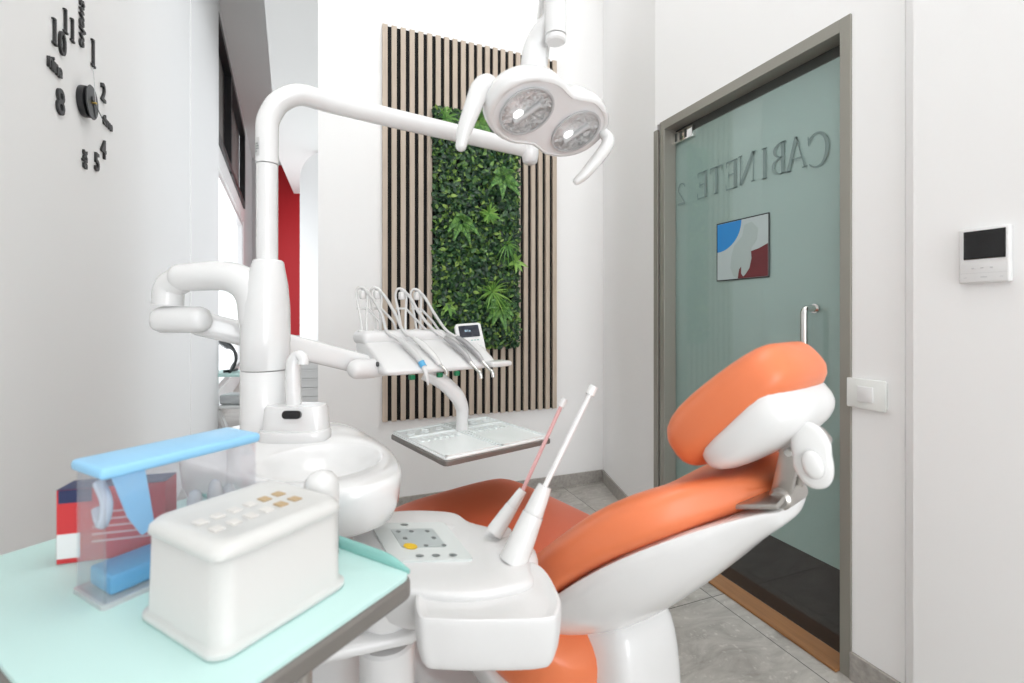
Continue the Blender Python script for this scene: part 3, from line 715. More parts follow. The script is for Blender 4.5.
for z, k in ((-.008, .86), (-.002, .98), (.004, 1), (.010, .93), (.014, .7)): rings.append([Vector((a * k + (.004 if b > 0 else 0), b * k, z)) for a, b in sring(.030, .055, 2.3, 36)])
loft(t, rings); rings = []
for z, k in ((.012, 1), (.022, .9), (.028, .6)): rings.append([Vector((a * k, b * k - .012, z)) for a, b in sring(.017, .026, 2.2, 24)])
loft(t, rings)
KM = CH @ look((.35, -1, .05), (1, .3, .25), (.790, -.06, .948))
obj('locking_knob', t, M_handle, ch, KM, smooth=60, sub=1)

# ================================================================== treatment column with bowl and arms (lateral, depth, height)
un = thing('dental_unit_column', 'white spittoon unit and column with long lamp pole beside the chair', 'dental unit', frame(-0.645, 1.25, 0, 0))
A = CAMF
ca, cs = -0.653, 1.25
t = NB(); lathe(t, [(0, .70), (.058, .70), (.058, 1.030), (.0565, 1.032)], 40, Matrix.Translation((ca, cs, 0))); obj('column', t, M_enamel, un, A, smooth=40)
t = NB(); rings = []
for z, r, dx in ((1.034, .057, 0), (1.036, .059, .001), (1.12, .060, .002), (1.20, .058, .003), (1.26, .051, .005), (1.30, .041, .008), (1.318, .037, .009), (1.322, .033, .009)):
    rings.append([Vector((ca + dx + r * math.cos(a), cs + r * math.sin(a), z)) for a in [2 * PI * q / 40 for q in range(40)]])
loft(t, rings); obj('column_head', t, M_enamel, un, A, smooth=50)
t = NB(); tube(t, [(ca - .004, cs, 1.06), (ca - .009, cs - .002, 1.16), (ca - .030, cs - .004, 1.24), (ca - .09, cs - .01, 1.278), (ca - .20, cs - .01, 1.276), (-.868, cs - .005, 1.272), (-.904, cs, 1.25), (-.910, cs, 1.205)], [.030, .052, .046, .039, .037, .036, .036, .036], 24, 8); obj('upper_arm', t, M_enamel, un, A, smooth=60)
t = NB(); tube(t, [(ca + .006, cs, 1.31), (ca + .006, cs, 1.45), (ca + .006, cs, 1.574)], .0262, 24, 2, smooth=False); obj('lower_pole', t, M_enamel, un, A, smooth=60)
zp = 1.773
t = NB(); tube(t, [(ca + .006, cs, 1.576), (ca + .006, cs, 1.66), (ca + .010, cs + .003, 1.70), (ca + .033, cs + .012, 1.745), (ca + .078, cs + .03, zp), (ca + .14, cs + .082, zp + .002)] + [(ca + .14 + (.045 - ca - .14) * f, cs + .082 + (1.70 - cs - .082) * f, zp) for f in (.25, .5, .75, 1.0)], .0278, 24, 8); obj('lamp_pole', t, M_enamel, un, A, smooth=60)
t = NB()
for k, (a0, n_) in enumerate(((0, 3), (.007, 5), (.0135, 5), (.020, 4))):
    for j in range(n_):
        q = -2.35 + j * .10; r = .0284; z = 1.600 + a0
        P = [(ca + .006 + r * math.cos(q + b), cs + r * math.sin(q + b), z + c) for b, c in ((0, 0), (.075, 0), (.075, .0042), (0, .0042))]
        vv = [t.verts.new(p) for p in P]; t.faces.new(vv)
lb = NB()
for j in range(7):
    q0 = -2.45 + j * .095; q1 = q0 + .095; r = .0281
    lb.faces.new([lb.verts.new((ca + .006 + r * math.cos(q), cs + r * math.sin(q), z)) for q, z in ((q0, 1.590), (q1, 1.590), (q1, 1.638), (q0, 1.638))])
o_l = obj('sticker', lb, mat('sticker_grey', (0.55, 0.55, 0.55), 0.5), un, A)
obj('sticker_print', t, M_icon, o_l, A)
# second arm
t = NB(); rbox(t, (-.948, cs - .035, 1.130), (-.80, cs + .035, 1.200), .03, 6)
obj('arm_joint', t, M_enamel, un, A, smooth=60)
P0, P1 = Vector((-.86, 1.30, 1.155)), Vector((-.475, 1.575, 1.008))
def slab(bm, a, b, ha, hb, wa, wb, p=3.5, n=28, ends=True):
    d = (b - a).normalized(); side = d.cross(Vector((0, 0, 1))).normalized(); up = side.cross(d)
    T = [(-.02, .75), (-.008, .93), (0, 1)] if ends else [(0, 1)]
    ln = (b - a).length; rings = []
    for off, k in T: rings.append([a + d * (off) + side * (y * k) + up * (z * k) for y, z in sring(wa, ha, p, n)])
    for f in (.33, .66): rings.append([a.lerp(b, f) + side * y + up * z for y, z in sring(wa + (wb - wa) * f, ha + (hb - ha) * f, p, n)])
    for off, k in reversed(T): rings.append([b - d * off + side * (y * k) + up * (z * k) for y, z in sring(wb, hb, p, n)])
    return loft(bm, rings)
t = NB(); slab(t, P0, P1, .034, .034, .032, .032); obj('spring_arm', t, M_enamel, un, A, smooth=60)
# spittoon
bol = smooth_outline([(-.225, .958), (-.279, 1.10), (-.385, 1.256), (-.49, 1.37), (-.62, 1.41), (-.76, 1.38), (-.81, 1.24), (-.74, 1.05), (-.58, .945), (-.43, .868), (-.32, .848), (-.248, .880)])
bcx, bcy = -.52, 1.13
def brg(z, k): return [Vector((bcx + (x - bcx) * k, bcy + (y - bcy) * k, z)) for x, y in bol]
def basin(z, a, b):
    o_ = []
    for x, y in bol:
        q = math.atan2(y - 1.025, x + .415); o_.append(Vector((-.415 + a * math.cos(q), 1.025 + b * math.sin(q), z)))
    return o_
t = NB(); loft(t, [brg(.745, .70), brg(.752, .84), brg(.772, .94), (brg(.80, .98)), brg(.835, .998), brg(.852, 1.0), brg(.861, .988), brg(.864, .965), basin(.864, .132, .132), basin(.860, .126, .127), basin(.845, .116, .118), basin(.82, .098, .10), basin(.805, .06, .07), basin(.80, .02, .02)])
obj('spittoon_bowl', t, M_ceramic, un, A, smooth=60)
t = NB(); rbox(t, (-.78, 1.05, .05), (-.36, 1.45, .75), .05, 5); obj('unit_cabinet', t, M_white, un, A, smooth=50)
# fixture
FX = CAMF @ Matrix.Translation((-.55, 1.20, .862))
t = NB(); rings = []
for z, k in ((0, .97), (.004, 1.0), (.020, 1.0), (.027, .95)): rings.append([Vector((a * k, b * k, z)) for a, b in sring(.086, .05, 3.0, 40)])
loft(t, rings); rings = []
for z, k in ((.022, 1.0), (.04, .98), (.078, .94), (.087, .88)): rings.append([Vector((a * k, b * k + .008, z)) for a, b in sring(.080, .040, 3.6, 40)])
loft(t, rings); fx = obj('cup_filler_base', t, M_ceramic, un, FX, smooth=50)
t = NB(); prism(t, rrect(-.020, -.008, .026, .012, .009), 0, .012, look((0, -1, .18), (1, 0, 0), (.004, -.026, .066))); obj('sensor_window', t, M_black_gloss, fx, FX)
t = NB(); tube(t, [(-.008, .01, .08), (-.010, .01, .15), (-.009, .01, .195), (.004, .008, .213), (.018, .004, .205), (.019, .003, .190)], [.019, .018, .017, .013, .013, .013], 18, 6); obj('cup_filler_spout', t, M_enamel, un, FX, smooth=60)

# assistant's arm below
aa = thing('assistant_console', 'white assistant console with keypad and hose holders in front of the chair', 'dental console', frame(-.12, .90, .5, 0))
# console hull
KB = CAMF
def hull(bm, outline, prof, M=None):
    """outline (2D closed), prof = list of (z, inset scale)"""
    cxm = sum(p[0] for p in outline) / len(outline); cym = sum(p[1] for p in outline) / len(outline)
    rings = [[Vector((cxm + (x - cxm) * k, cym + (y - cym) * k, z)) for x, y in outline] for z, k in prof]
    return loft(bm, rings)
def F(u, v, z):      # the point of height z seen at (u, v): lateral, depth
    s = (CAM_H - z) * FPX / (v - 314); return ((u - 512) / FPX * s, s)
Z1 = .715
out = smooth_outline([F(358, 520, Z1), F(395, 509, Z1), F(450, 510, Z1), F(470, 520, Z1), F(505, 530, Z1), F(528, 548, Z1), F(532, 566, Z1), F(530, 582, Z1), F(470, 594, Z1), F(405, 590, Z1), F(372, 578, Z1), F(352, 552, Z1)])
t = NB(); hull(t, out, [(Z1 - .10, .72), (Z1 - .085, .88), (Z1 - .04, .97), (Z1 - .012, .995), (Z1 - .002, .975), (Z1, .93)]); obj('console_body', t, M_white, aa, KB, smooth=60, sub=1)
c1, c2, c3, c4 = [Vector((*F(*q, Z1 + .004), Z1 + .004)) for q in ((370, 523), (444, 522), (474, 559), (392, 561))]
def quad(name, m, pts, dz, th, par):
    t = NB(); P = [c4 + (c3 - c4) * a + (c1 - c4) * b * (1 - a) + (c2 - c3) * b * a for a, b in pts]
    loft(t, [[p + Vector((0, 0, dz)) for p in P], [p + Vector((0, 0, dz + th)) for p in P]]); return obj(name, t, m, par, KB)
pad = quad('keypad', M_pad, rrect(0, 0, 1, 1, .06), -.006, .006, aa)
quad('key_field', M_padgrey, rrect(.22, .30, .78, .80, .03), .0001, .0008, pad)
def el(cx_, cy_, rx, ry, n=18): return [(cx_ + rx * math.cos(2 * PI * i / n), cy_ + ry * math.sin(2 * PI * i / n)) for i in range(n)]
quad('yellow_key', M_yellow, el(.33, .32, .085, .075), .0011, .0008, pad)
for a, b, m_ in ((.30, .72, 0), (.47, .72, 0), (.68, .72, 0), (.33, .53, 0), (.70, .53, 0), (.53, .33, 0), (.76, .33, 0), (.37, .09, 1), (.57, .09, 1), (.78, .09, 1), (.44, .92, 1)):
    quad('key', M_icon, el(a, b, .030 if not m_ else .05, .028), .0011, .0006, pad)
# raised rear ridge and holder lumps on the right
t = NB(); slab(t, Vector((*F(385, 515, .735), .694)), Vector((*F(452, 517, .735), .694)), .020, .022, .03, .03, 2.4); obj('rear_ridge', t, M_white, aa, KB, smooth=60)
for (u, v, r, h_) in ((498, 538, .034, .05), (520, 560, .036, .05)):
    x, y = F(u, v, .70); t = NB(); lathe(t, [(0, -.05), (r * .8, -.05), (r, -.02), (r * .98, .02), (r * .85, .035), (r * .5, .042), (0, .043)], 28, Matrix.Translation((x, y, .680))); obj('hose_holder', t, M_white, aa, KB, smooth=60)
# front instrument tray box
xa, ya_ = F(417, 640, .66)[0], .74
t = NB()
ot = smooth_outline([(-.150, .742), (-.115, .730), (-.04, .728), (.052, .732), (.074, .748), (.080, .80), (.045, .90), (-.06, .92), (-.15, .90), (-.165, .82)])
hull(t, ot, [(.618, .80), (.624, .90), (.640, .965), (.68, .995), (.700, 1.0), (.709, .985), (.709, .93), (.702, .90), (.700, .5)]); obj('front_tray', t, M_white, aa, KB, smooth=50, sub=1)
# pivot and pillar beneath
t = NB(); lathe(t, [(0, 0), (.034, 0), (.036, .27), (.040, .30), (.050, .34), (.050, .47), (.045, .475), (0, .475)], 32, Matrix.Translation((-.232, .88, .10))); obj('pillar', t, M_white, aa, KB, smooth=40)
t = NB(); slab(t, Vector((-.36, .84, .598)), Vector((-.20, .90, .598)), .013, .013, .055, .06, 4); obj('swivel_arm', t, M_white, aa, KB, smooth=50)
t = NB(); lathe(t, [(0, 0), (.045, 0), (.055, .02), (.060, .05), (.05, .055), (0, .055)], 32, Matrix.Translation((-.235, .89, .602))); obj('swivel_cap', t, M_white, aa, KB, smooth=50)
# two suction hoses' handpieces
def suction(name, label, base, mid, tip, r0, tubm, rt, group=None):
    g = thing(name, label, 'suction handpiece', CAMF @ Matrix.Translation(base))
    d = (mid - base); t = NB()
    tube(t, [base, base + d * .25, base + d * .5, base + d * .62], [r0 * 1.15, r0 * 1.05, r0 * .92, r0 * .86], 20, 4, round_ends=False); tube(t, [base + d * .61, base + d * .64, base + d * .9, mid], [r0 * .66, r0 * .82, r0 * .66, r0 * .56], 20, 4)
    obj('grip', t, M_handle, g, CAMF, smooth=40)
    t = NB(); tube(t, [mid - d * .02, mid + (tip - mid) * .5, tip], rt, 14, 2, smooth=False); obj('suction_tube', t, tubm, g, CAMF, smooth=60)
    dd = (tip - mid).normalized(); t = NB(); tube(t, [tip - dd * .012, tip + dd * .008], rt * 1.7, 14, 1, smooth=False, round_ends=False); obj('tip_cap', t, M_enamel, g, CAMF, smooth=40)
    return g
suction('saliva_ejector', 'thin suction handpiece with pinkish tube, left of the two on the console', L(494, 533, .98), L(523, 490, 1.0), L(563, 402, 1.04), .016, M_pink, .0042)
suction('surgical_suction', 'thick white suction handpiece with white tube, right of the two on the console', L(513, 562, .90), L(545, 486, .93), L(592, 390, .98), .024, M_enamel, .0055)

# ================================================================== operator's instrument console
KF = frame(-.374, 1.45, 0, 37.5)
ik = thing('instrument_console', 'white instrument console with hanging handpiece arms in front of the slat panel', 'dental console', KF @ Matrix.Translation((.2, .15, .98)))
t = NB(); rings = []
for x, k in ((-.015, .80), (-.008, .93), (.005, .99), (.03, 1), (.20, 1), (.38, 1), (.405, .97), (.418, .88)):
    prof = [(0.0, .986), (.0, 1.000), (.03, 1.022), (.08, 1.050), (.14, 1.075), (.20, 1.094), (.25, 1.102), (.28, 1.095), (.292, 1.075), (.285, 1.045), (.25, 1.015), (.18, .992), (.08, .984)]
    pm = (.145, 1.035); rings.append([Vector((x, pm[0] + (a - pm[0]) * k, pm[1] + (b - pm[1]) * k)) for a, b in prof])
loft(t, rings); obj('console_body', t, M_white, ik, KF, smooth=50, sub=1)
t = NB(); rbox(t, (.36, -.035, .993), (.448, .03, 1.013), .009, 4); obj('side_grip', t, M_white, ik, KF, smooth=50)
t = NB(); rbox(t, (-.02, .17, 1.075), (.30, .29, 1.122), .02, 5); obj('whip_housing', t, M_white, ik, KF, smooth=50)
DM_ = KF @ look((-.25, -.86, .42), (1, -.12, 0), (.392, .155, 1.078))
t = NB(); prism(t, rrect(-.054, -.078, .05, .07, .012), -.008, .008); dp = obj('display', t, M_white, ik, DM_, smooth=40, bevel=.002)
t = NB(); prism(t, rrect(-.042, .012, .038, .060, .003), .0082, .0092); obj('screen', t, M_screen, dp, DM_)
t = NB()
for a, b, w_, h_ in ((-.020, .034, .008, .008), (-.009, .034, .003, .008), (-.003, .034, .006, .006)): box(t, (a, b, .0093), (a + w_, b + h_, .0096))
obj('screen_digits', t, mat('screen_digits', (.35, .5, .6), .4), dp, DM_)
t = NB()
for k in range(3): box(t, (-.002 + k * .012, -.004, .0082), (.006 + k * .012, 0, .0090))
for k in range(4): box(t, (.026, -.030 - k * .012, .0082), (.034, -.025 - k * .012, .0090))
obj('display_keys', t, mat('key_teal', (.25, .45, .42), .4), dp, DM_)
for k, x in enumerate((.07, .17, .235)):
    t = NB(); rbox(t, (x, .005, .970), (x + .018, .022, .986), .003, 2); obj('green_button', t, M_green, ik, KF)
t = NB(); lathe(t, [(0, 0), (.008, 0), (.008, .004), (0, .004)], 16, look((-1, 0, 0), (0, 0, 1), (-.014, .06, 1.022))); obj('socket', t, M_black, ik, KF)
t = NB(); lathe(t, [(0, 0), (.008, 0), (.008, .006), (0, .006)], 16, look((-1, 0, 0), (0, 0, 1), (-.014, .13, 1.022))); obj('blue_port', t, M_bluedk, ik, KF)
t = NB(); tube(t, [(.02, .10, 1.008), (-.03, .095, 1.006), (-.07, .09, 1.008)], [.030, .031, .031], 20, 4, round_ends=True); obj('swivel_mount', t, M_white, ik, KF, smooth=60)
# whips with their cords and handpieces: each instrument is a thing of its own
def whip(x, par):
    t = NB()
    tube(t, [(x, .235, 1.115), (x - .004, .25, 1.18), (x - .012, .262, 1.245), (x - .008, .250, 1.272), (x + .012, .235, 1.265), (x + .018, .235, 1.235), (x + .014, .232, 1.18), (x + .010, .225, 1.115)], .0045, 8, 6)
    tube(t, [(x - .010, .262, 1.20), (x + .018, .235, 1.20)], .004, 8, 2, smooth=False); rbox(t, (x - .013, .228, 1.108), (x + .022, .252, 1.125), .005, 2); rbox(t, (x - .006, .232, 1.232), (x + .014, .256, 1.262), .006, 2)
    obj('whip_arm', t, M_grey if 0 else M_handle, par, KF, smooth=60)
for x in (.0, .05, .145, .205): whip(x, ik)
M_hp = mat('handpiece_grey', (.42, .42, .43), .35, .5)
tools = [(.0, .105, 'syringe'), (.05, .165, 'micromotor'), (.145, .285, 'turbine'), (.205, .335, 'turbine')]
labs = ['grey handpiece with blue ring and white tip, leftmost on the console', 'slim white handpiece with hooked chrome tip, second from the left on the console', 'grey angled handpiece, third from the left on the console', 'grey angled handpiece nearest the small display on the console']
for k, ((xw_, xt, kind), lb_) in enumerate(zip(tools, labs)):
    g = thing('dental_handpiece', lb_, 'handpiece', KF @ Matrix.Translation((xt, .05, 1.05)), 'handpieces on the instrument console')
    a = Vector((xt - .015, .135, 1.093)); b = Vector((xt + .01, .005, 1.012)); d = b - a
    t = NB(); 
    tube(t, [(xw_ + .004, .252, 1.270), (xw_ + .02, .215, 1.245), (xw_ + .05, .19, 1.18), (xt - .045, .17, 1.122), (xt - .022, .150, 1.100), a], .0055, 10, 6)
    tube(t, [(xw_ + .016, .235, 1.20), (xw_ + .045, .20, 1.155), (xt - .055, .195, 1.117), (xt - .03, .165, 1.102)], .0045, 8, 5)
    obj('cord', t, M_hose, g, KF, smooth=60)
    gm = (M_hose, M_handle, M_hp, M_hp)[k]
    up = Vector((0, -.02, .012))
    t = NB(); tube(t, [a, a + d * .3 + up * .4, a + d * .75 + up * .4, b], [.0085, .0115, .010, .0075], 14, 4); obj('handle', t, gm, g, KF, smooth=60)
    t = NB()
    if k == 0: tube(t, [b, b + Vector((.004, -.012, -.025)), b + Vector((.010, -.014, -.060))], [.0085, .007, .003], 12, 4)
    elif k == 1: tube(t, [b, b + Vector((.006, -.018, -.010)), b + Vector((.010, -.030, -.024)), b + Vector((.004, -.033, -.032))], [.006, .005, .004, .0025], 12, 4)
    else: tube(t, [b, b + Vector((.006, -.03, -.022)), b + Vector((.010, -.045, -.032)), b + Vector((.012, -.048, -.050))], [.0075, .005, .006, .0065], 12, 4)
    obj('tip', t, M_chrome if k else M_white, g, KF, smooth=60)
    if k == 0:
        t = NB(); tube(t, [b - d * .12 + up * .3, b + d * .02], [.0108, .0100], 14, 1, smooth=False); obj('blue_ring', t, M_bluedk, g, KF, smooth=60)
# tray under the console
tr = thing('instrument_tray', 'flat white instrument tray with taupe rim held under the instrument console', 'tray', frame(-.189, 1.335, .76, 37.5))
TF = frame(-.189, 1.335, .765, 37.5)
t = NB(); prism(t, rrect(0, 0, .407, .385, .015), -.018, -.002); obj('rim', t, M_traymetal, tr, TF, bevel=.003)
t = NB(); prism(t, rrect(.004, .004, .403, .381, .014), -.002, .004); obj('tray_top', t, M_trayglass, tr, TF, bevel=.002)
for xx in (.008, .208):
    t = NB()
    for a in ((xx, .01, xx + .191, .016), (xx, .369, xx + .191, .375), (xx, .01, xx + .006, .375), (xx + .185, .01, xx + .191, .375), (xx, .27, xx + .191, .275)): box(t, (a[0], a[1], .004), (a[2], a[3], .010))
    for k in range(7): rbox(t, (xx + .02 + k * .022, .20, .004), (xx + .030 + k * .022, .245, .009), .002, 2)
    for k in range(3): lathe(t, [(0, .004), (.016, .004), (.017, .010), (.013, .010), (.012, .006), (0, .006)], 20, Matrix.Translation((xx + .04 + k * .055, .322, 0)))
    obj('instrument_insert', t, M_trayglass, tr, TF)
t = NB(); tube(t, [L(424, 373, 1.62), L(441, 381, 1.63), L(456, 395, 1.65), L(462, 408, 1.67), L(462, 420, 1.67), L(462, 431, 1.67)], [.024, .026, .026, .023, .021, .023], 20, 6); obj('support_arm', t, M_white, tr, CAMF, smooth=60)

# ================================================================== operating lamp
lp = thing('operating_lamp', 'white twin-lens dental operating lamp hanging above the chair', 'lamp', frame(.07, 1.0, 1.615, 0))
nrm = Vector((.33, -.36, -.87)).normalized(); e1 = Vector((.122, .115, .001))
HM = CAMF @ look(nrm, e1, Vector((.088, 1.03, 1.598)))     # z points out of the face
def peanut(k, n=64, a=.170, b=.092):
    out = []
    for i in range(n):
        q = 2 * PI * i / n; c, s = math.cos(q), math.sin(q)
        x = a * math.copysign(abs(c) ** .80, c); y = b * s * (1 - .20 * math.exp(-(x / .045) ** 2)) * (abs(s) ** -.12 if abs(s) > .05 else 1)
        out.append((x * k, y * (1 - (1 - k) * 1.1)))
    return out
t = NB(); loft(t, [[Vector((x, y, z)) for x, y in peanut(k)] for z, k in ((-.085, .30), (-.080, .52), (-.065, .76), (-.045, .92), (-.020, 1.0), (-.006, .99), (.0, .955), (.001, .90), (-.002, .88))]); obj('lamp_head', t, M_enamel, lp, HM, smooth=60)
t = NB(); prism(t, peanut(.885), -.004, -.0012); obj('face_plate', t, mat('lamp_face', (.82, .82, .83), .3), lp, HM)
M_refl = noise_bump(mat('faceted_reflector', (.95, .95, .96), .22, .35), 70, 1.0, .03)
M_lens_spot = mat('lens_spot_glow', (1, 1, 1), .4, Emission_Color=(1, 1, 1, 1), Emission_Strength=0.7)  # faint glow added to stand for the bright spot in each lens
for sx in (-1, 1):
    Lm = HM @ Matrix.Translation((sx * .079, 0, 0))
    t = NB(); 
    rr = [(.058, .000), (.060, .0025), (.060, .0045), (.0555, .0045), (.0545, .000)]
    rings = [[Vector((r * math.cos(2 * PI * q / 40), r * math.sin(2 * PI * q / 40), z)) for q in range(40)] for r, z in rr]; loft(t, rings, cap=False); fr_ = obj('lens_ring', t, M_grey, lp, Lm, smooth=40)
    t = NB(); rings = [[Vector((r * math.cos(2 * PI * q / 40), r * math.sin(2 * PI * q / 40), z)) for q in range(40)] for r, z in ((.0545, .0015), (.050, -.0), (.040, -.0008), (.02, -.0010))]; loft(t, rings); obj('reflector', t, M_refl, lp, Lm, smooth=60)
    t = NB(); tube(t, [(-.012, -.030, .004), (.012, .030, .004)], .007, 12, 1, smooth=False); obj('bulb_shield', t, M_grey, lp, Lm, smooth=60)
    t = NB(); lathe(t, [(0, -.001), (.010, -.001), (.012, .002), (.009, .0065), (0, .0072)], 20, Matrix.Translation((-.014, -.012, 0))); obj('lens_bright_spot', t, M_lens_spot, lp, Lm, smooth=60)
    t = NB(); lathe(t, [(0, .0088), (.03, .0085), (.050, .0068), (.0555, .0042), (.0555, .0035), (0, .0078)], 40); obj('cover_glass', t, M_lens, lp, Lm, smooth=60)
for pts, rr in (((L(497, 92, .97), L(488, 84, .955), L(480, 90, .94), L(471, 112, .93), L(464, 132, .93), L(461, 146, .93)), [.014, .019, .020, .017, .0145, .011]), ((L(604, 133, 1.12), L(608, 140, 1.12), L(605, 149, 1.11), L(595, 162, 1.10), L(584, 175, 1.10), L(577, 181, 1.10)), [.012, .015, .015, .014, .012, .009])):
    t = NB(); tube(t, pts, rr, 18, 6, round_ends=True); obj('handle', t, M_handle, lp, CAMF, smooth=60)
t = NB(); tube(t, [L(534, 78, 1.03), L(534, 60, 1.03), L(536, 46, 1.03), L(543, 32, 1.02), L(552, 20, 1.01), L(556, 8, 1.0)], [.032, .028, .025, .023, .021, .016], 20, 6); obj('yoke', t, M_enamel, lp, CAMF, smooth=60)
t = NB(); tube(t, [L(555.5, 36, .99), L(555.5, -150, .99)], .0225, 24, 1, smooth=False); lathe(t, [(0, -.012), (.018, -.012), (.0215, -.009), (.0215, .0), (0, .0)], 28, Matrix.Translation(L(555.5, 37, .99))); obj('drop_post', t, M_enamel, lp, CAMF, smooth=40)
t = NB(); a, b = L(532, 128, 1.70), L(566, -150, 1.0); slab(t, a, b, .024, .022, .024, .022, 3.0); obj('spring_arm', t, M_enamel, lp, CAMF, smooth=60)
t = NB(); lathe(t, [(0, -.065), (.018, -.065), (.026, -.058), (.031, -.03), (.031, .06), (.02, .07), (0, .07)], 28, Matrix.Translation(L(530, 146, 1.70))); obj('pole_joint', t, M_enamel, lp, CAMF, smooth=50)

# ================================================================== trolley with turquoise mat in the foreground
R_ = Vector((*F(416, 571, .80), .80)); ang = math.degrees(math.atan2(math.cos(math.radians(30.4)), math.sin(math.radians(30.4))))
TW = frame(R_.x, R_.y, 0, 59.6)          # x along the long side away from the camera, y to the left-away
W_, D_ = -.345, .594                       # local: long side runs along -x towards camera
tt = thing('instrument_trolley', 'taupe metal trolley with turquoise paper mat in the left foreground', 'trolley', TW @ Matrix.Translation((-.17, .3, 0)))
t = NB(); prism(t, rrect(-.372, 0, 0, .60, .02), .764, .792); obj('tray_rim', t, M_traymetal, tt, TW, bevel=.006)
t = NB(); rings = []
base = rrect(-.369, .003, -.003, .597, .02, 6)
for z, k in ((.793, 1.0), (.799, 1.0), (.8, .995)): rings.append([Vector((-.186 + (x + .186) * k, .3 + (y - .3) * k, z)) for x, y in base])
loft(t, rings); obj('paper_mat', t, M_teal, tt, TW, smooth=40)
t = NB(); tube(t, [(-.008, .006, .801), (-.006, .05, .806), (-.006, .12, .806), (-.006, .30, .806), (-.006, .59, .804)], [.004, .010, .011, .011, .008], 10, 6, flat=.5); obj('mat_fold', t, M_teal_shaded, tt, TW, smooth=60)
for x, y in ((-.29, .12), (-.10, .12), (-.29, .48), (-.10, .48)):
    t = NB(); tube(t, [(x, y, .764), (x, y, .4), (x, y, .045)], .011, 14, 1, smooth=False); lg_ = obj('leg', t, M_steel, tt, TW, smooth=60)
    t = NB(); lathe(t, [(0, -.012), (.02, -.012), (.022, -.008), (.022, .008), (.02, .012), (0, .012)], 20, look((0, 1, 0), (0, 0, 1), (x, y, .0225))); obj('caster', t, M_black, lg_, TW, smooth=40)
t = NB(); rbox(t, (-.33, .03, .20), (-.02, .57, .22), .008, 2); obj('lower_shelf', t, M_traymetal, tt, TW, smooth=40)
# ---- things standing on it
ZT = .8002
wb = thing('white_storage_box', 'milky white plastic box with tan plugs in its lid, nearest on the turquoise mat', 'box', frame(*[Vector(F(215, 670, .80))[i] for i in (0, 1)], ZT, 60.5))
BX, BY = .184, .178
t = NB(); loft(t, [[Vector((x, y, z)) for x, y in rrect(i_, i_, BX - i_, BY - i_, .022, 7)] for z, i_ in ((0, .003), (.003, 0), (.008, 0), (.011, .003), (.014, .005), (.104, .007), (.106, .009))]); obj('box_body', t, mat('milky_white', (.68, .68, .665), .35, Transmission_Weight=.0, Subsurface_Weight=.5, Subsurface_Radius=(.05, .05, .05), Subsurface_Scale=.5), wb, smooth=50)
t = NB(); loft(t, [[Vector((x, y, z)) for x, y in rrect(i_, i_, BX - i_, BY - i_, .022, 7)] for z, i_ in ((.1065, .005), (.108, .004), (.116, .005), (.122, .010), (.124, .020), (.1215, .026))]); ld = obj('box_lid', t, MAT['milky_white'], wb, smooth=50)
for k in range(12):
    i_, j_ = k % 6, k // 6
    x, y = .030 + i_ * .021, .055 + j_ * .036
    if i_ in (0, 1, 2, 3, 4, 5):
        m_ = M_tan if i_ >= 4 else mat('pale_plug', (.74, .72, .69), .4)
        t = NB(); rbox(t, (x, y, .1210), (x + .013, y + .018, .1232), .001, 1); obj('lid_plug', t, m_, ld, WM[wb.name], label='tan plug' if i_ >= 4 else None)
ab = thing('clear_dispenser_box', 'tall clear acrylic box with light blue lid standing on the turquoise mat', 'box', frame(*F(103.6, 611, .80), ZT, 61.5))
AX, AY, AH = .208, .086, .166
t = NB()
loft(t, [[Vector((x, y, z)) for x, y in rrect(-.002, -.002, AX + .002, AY + .002, .006, 3)] for z in (0.0, .006)]); obj('clear_base', t, M_milky, ab); t = NB()
th_ = .003
for a in (((.002, .002, .0062), (AX - .002, .002 + th_, AH)), ((.002, AY - .002 - th_, .0062), (AX - .002, AY - .002, AH)), ((.002, .0052, .0062), (.002 + th_, AY - .0052, AH)), ((AX - .002 - th_, .0052, .0062), (AX - .002, AY - .0052, AH))): box(t, *a)
obj('clear_walls', t, M_clear, ab, bevel=None)
t = NB(); rbox(t, (-.004, -.003, AH + .0005), (AX + .004, AY + .003, AH + .016), .006, 4); obj('blue_lid', t, M_blue, ab, smooth=40)
t = NB(); prism(t, [(.012, AH - .001), (.05, AH - .001), (.062, AH - .085), (.046, AH - .090), (.030, AH - .06)], .007, .012, look((0, -1, 0), (1, 0, 0), (0, .02, 0))); 
obj('blue_flap', t, M_blue, ab, bevel=.001)
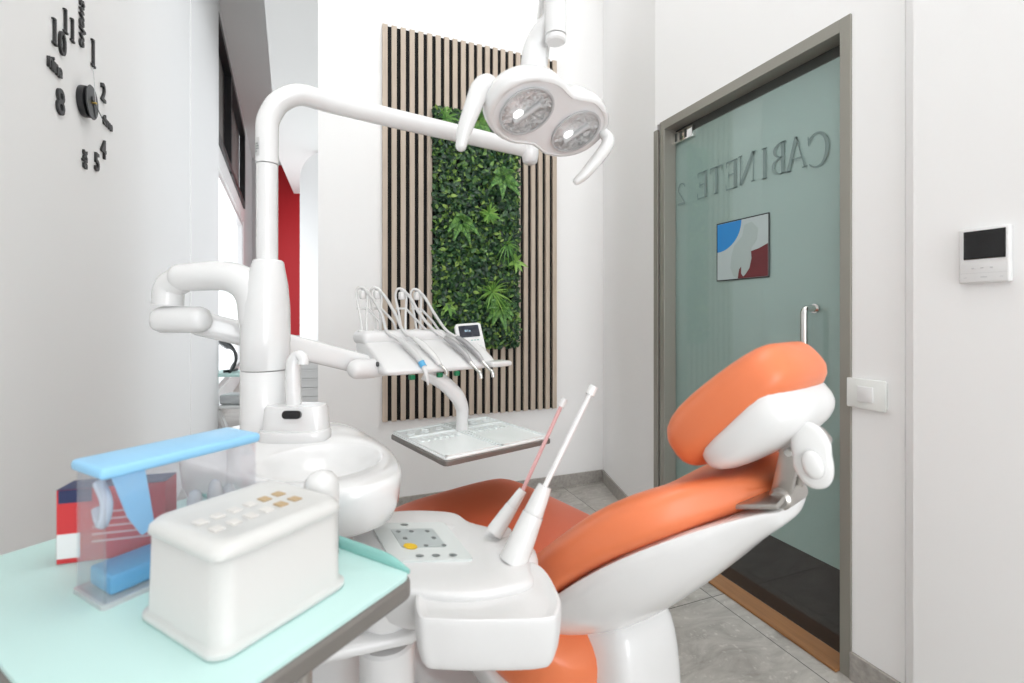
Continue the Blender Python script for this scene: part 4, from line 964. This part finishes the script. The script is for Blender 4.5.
t = NB(); rbox(t, (.012, .012, .008), (AX - .012, AY - .012, .034), .004, 3); obj('blue_drawer', t, M_bluedk, ab, smooth=40)
t = NB(); tube(t, [(.01, .04, AH - .012), (.01, .018, AH - .035), (.01, .03, AH - .065), (.012, .05, AH - .05)], .007, 10, 6); obj('clear_latch', t, mat('pale_latch', (.62, .70, .80), .2), ab, smooth=60)
for k, (x, y, h_) in enumerate(((.125, .03, .075), (.155, .03, .082), (.18, .035, .065))):
    t = NB(); lathe(t, [(0, 0), (.010, 0), (.011, .004), (.0105, h_ * .8), (.007, h_ * .95), (0, h_)], 16)
    obj('bur_block', t, M_handle, None, WM[ab.name] @ Matrix.Translation((x, y, .0345)), smooth=50, label='small white rounded block inside the clear box, %s' % ('nearest its left end', 'the tallest', 'nearest its right end')[k], cat='block', group='blocks in the clear box')
cb = thing('red_carton', 'red and white product carton with navy corner behind the clear box', 'carton', frame(-.690, .716, ZT, 16))
t = NB(); box(t, (0, 0, 0), (.142, .045, .112)); obj('carton_body', t, M_redbox, cb, bevel=.001)
t = NB(); box(t, (.001, -.0008, .008), (.030, -.0001, .045)); obj('white_label', t, M_paper, cb)
t = NB(); box(t, (.003, -.0009, .092), (.045, -.0001, .1118)); box(t, (.0, .0, .1122), (.142, .045, .1128)); obj('navy_corner', t, M_navy, cb)
t = NB()
for k in range(5): box(t, (.045, -.0007, .028 + k * .011), (.045 + (.085, .07, .06, .08, .05)[k], -.0001, .031 + k * .011))
obj('print_lines', t, mat('pale_print', (.8, .55, .55), .5), cb)
CF = frame(-.297, .737, ZT, 0)
jar = thing('domed_jar', 'small translucent white domed jar behind the white box', 'jar', CF)
t = NB(); lathe(t, [(0, 0), (.024, 0), (.026, .004), (.026, .085), (.024, .088), (0, .088)], 28); obj('jar_body', t, M_milky, jar, smooth=50)
t = NB(); lathe(t, [(0, .0885), (.0265, .0885), (.0265, .108), (.024, .122), (.017, .131), (.007, .135), (0, .1355)], 28); obj('dome_lid', t, M_handle, jar, smooth=60)

for o in bpy.data.objects:
    if '_M' in o: del o['_M']
